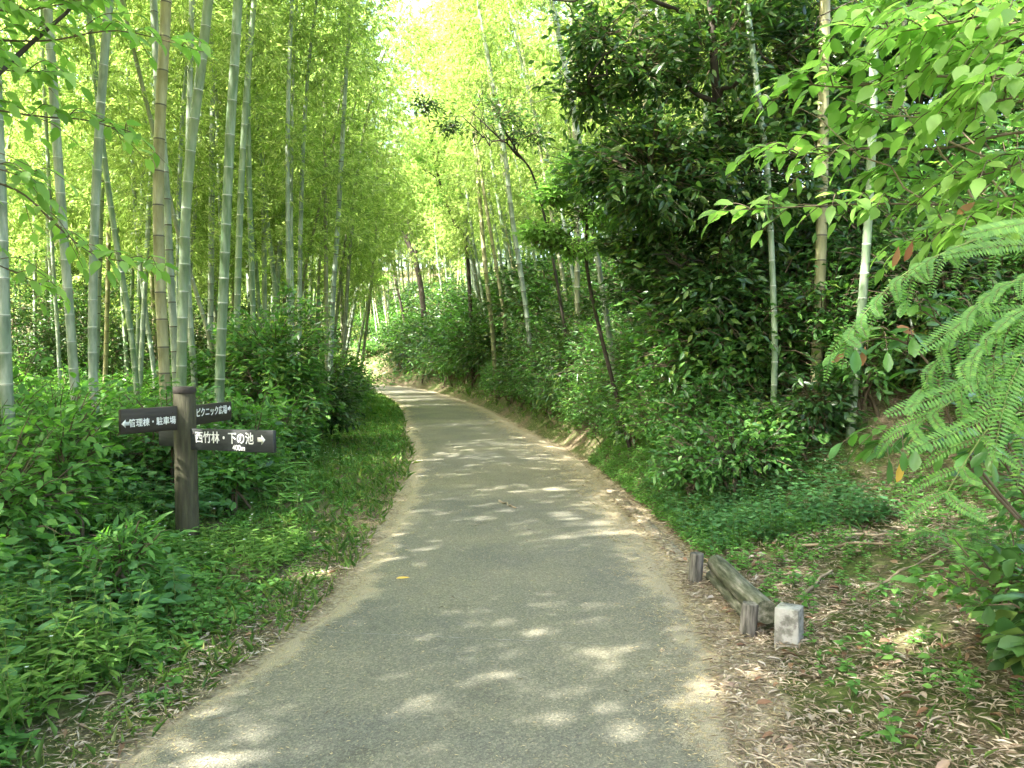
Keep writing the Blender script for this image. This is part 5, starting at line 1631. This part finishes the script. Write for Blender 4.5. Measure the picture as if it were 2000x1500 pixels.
V = np.concatenate(vs + [np.array([[0, 0, bm_top + .004]])]); nr = len(ringp)
q = [(r_ * nr + j, r_ * nr + (j + 1) % nr, (r_ + 1) * nr + (j + 1) % nr, (r_ + 1) * nr + j) for r_ in range(9) for j in range(nr)]
tr_ = [(len(V) - 1, 9 * nr + j, 9 * nr + (j + 1) % nr) for j in range(nr)]
mb.add(V, tr_, q)
stn = mb.build("marker_stone", stonemat())
stn.location = (sx, sy, sz)
tag(stn, "short square grey boundary stone standing at the near end of the log barrier", "stone marker")

# ------------------------------------------------------------------ small things
mb = MB()
c = P(770, 1142, 5.35)
leaves(mb, np.array([[0, 0, 0.0]]), np.array([[1, -.12, .02]]), np.array([[0, -.15, 1.0]]), .10, .034, 3, "lance", droop=-.05, fold=.15)
fl_ = mb.build("fallen_leaf", M["yellow_leaf"]); fl_.location = (c[0], 5.42, .034)
tag(fl_, "single yellow leaf lying on the asphalt", "leaf")


def stick(label, p0, p1, r_, z0, z1, group=None, mat="dead_stick", lr=lr):
    a = np.array([p0[0], p0[1], z0]); b_ = np.array([p1[0], p1[1], z1])
    mb = MB(); tube(mb, limb_pts(a * 0, b_ - a, .012, 8, lr, .0), np.linspace(r_, r_ * .6, 8), 6)
    o = mb.build("stick", M[mat], smooth=True); o.location = a
    return tag(o, label, "stick", group)


stick("short straw coloured stick lying alone on the middle of the path", P(975, 988, 8.4)[:2], P(1008, 1001, 8.0)[:2], .012, .035, .035)
ST_ = [((1545, 1072), (1760, 1068), 5.9, .012, "long straight dead bamboo cane lying crosswise in the clearing, lower of two"),
       ((1640, 1050), (1800, 1045), 6.3, .011, "dead bamboo cane lying crosswise in the clearing, upper of two"),
       ((1690, 1165), (1850, 1075), 5.2, .010, "thin dead cane slanting up to the right in the clearing"),
       ((1560, 1175), (1625, 1120), 5.0, .013, "short thick brown stick slanting up behind the marker stone"),
       ((1470, 1132), (1560, 1120), 5.3, .009, "short dead stick just right of the log"),
       ((1690, 975), (1730, 1030), 6.9, .011, "stick leaning down the back of the clearing"),
       ((1740, 975), (1790, 1010), 7.0, .012, "second stick leaning down the back of the clearing towards the right edge"),
       ((1540, 1240), (1650, 1190), 4.5, .007, "thin twig lying right of the marker stone"),
       ((1390, 1345), (1500, 1320), 3.75, .006, "thin dry twig on the litter beside the path, in front of the marker stone"),
       ((1400, 1075), (1440, 1040), 6.0, .010, "small stick lying behind the far end of the log")]
def gpix(px, py):
    lo, hi = 1.0, 30.0
    for _ in range(40):
        m_ = (lo + hi) / 2; p_ = P(px, py, m_)
        if p_[2] > h1(p_[0], p_[1]): lo = m_
        else: hi = m_
    return P(px, py, lo)


for (a, b_, d, r_, lab) in ST_:
    p0 = gpix(*a); p1 = gpix(*b_)
    stick(lab, p0[:2], p1[:2], r_, h1(p0[0], p0[1]) + r_ + .006, h1(p1[0], p1[1]) + r_ + .006)

# concrete gutter lip beside the path on the right
mb = MB()
cc = catmull(CL, 24); tt = nrm(np.gradient(cc, axis=0)); nn_ = np.stack([tt[:, 1], -tt[:, 0]], -1)
m = (cc[:, 1] > 6.0) & (cc[:, 1] < 9.4)
e0 = cc[m] + nn_[m] * 1.21; e1 = cc[m] + nn_[m] * 1.33
n = len(e0)
v = np.concatenate([np.c_[e0, np.full(n, .0)], np.c_[e0, np.full(n, .003)], np.c_[e1, np.full(n, .003)], np.c_[e1, np.full(n, -.05)]])
i = np.arange(n - 1)
q = np.concatenate([np.stack([i + a * n, i + 1 + a * n, i + 1 + (a + 1) * n, i + (a + 1) * n], -1) for a in range(3)])
mb.add(v, None, q[:, ::-1])
mb.build("gutter_kerb", solid("concrete", [(.3, (.17, .15, .11)), (.7, (.30, .27, .20))], 9, .9, .4), kind="structure")
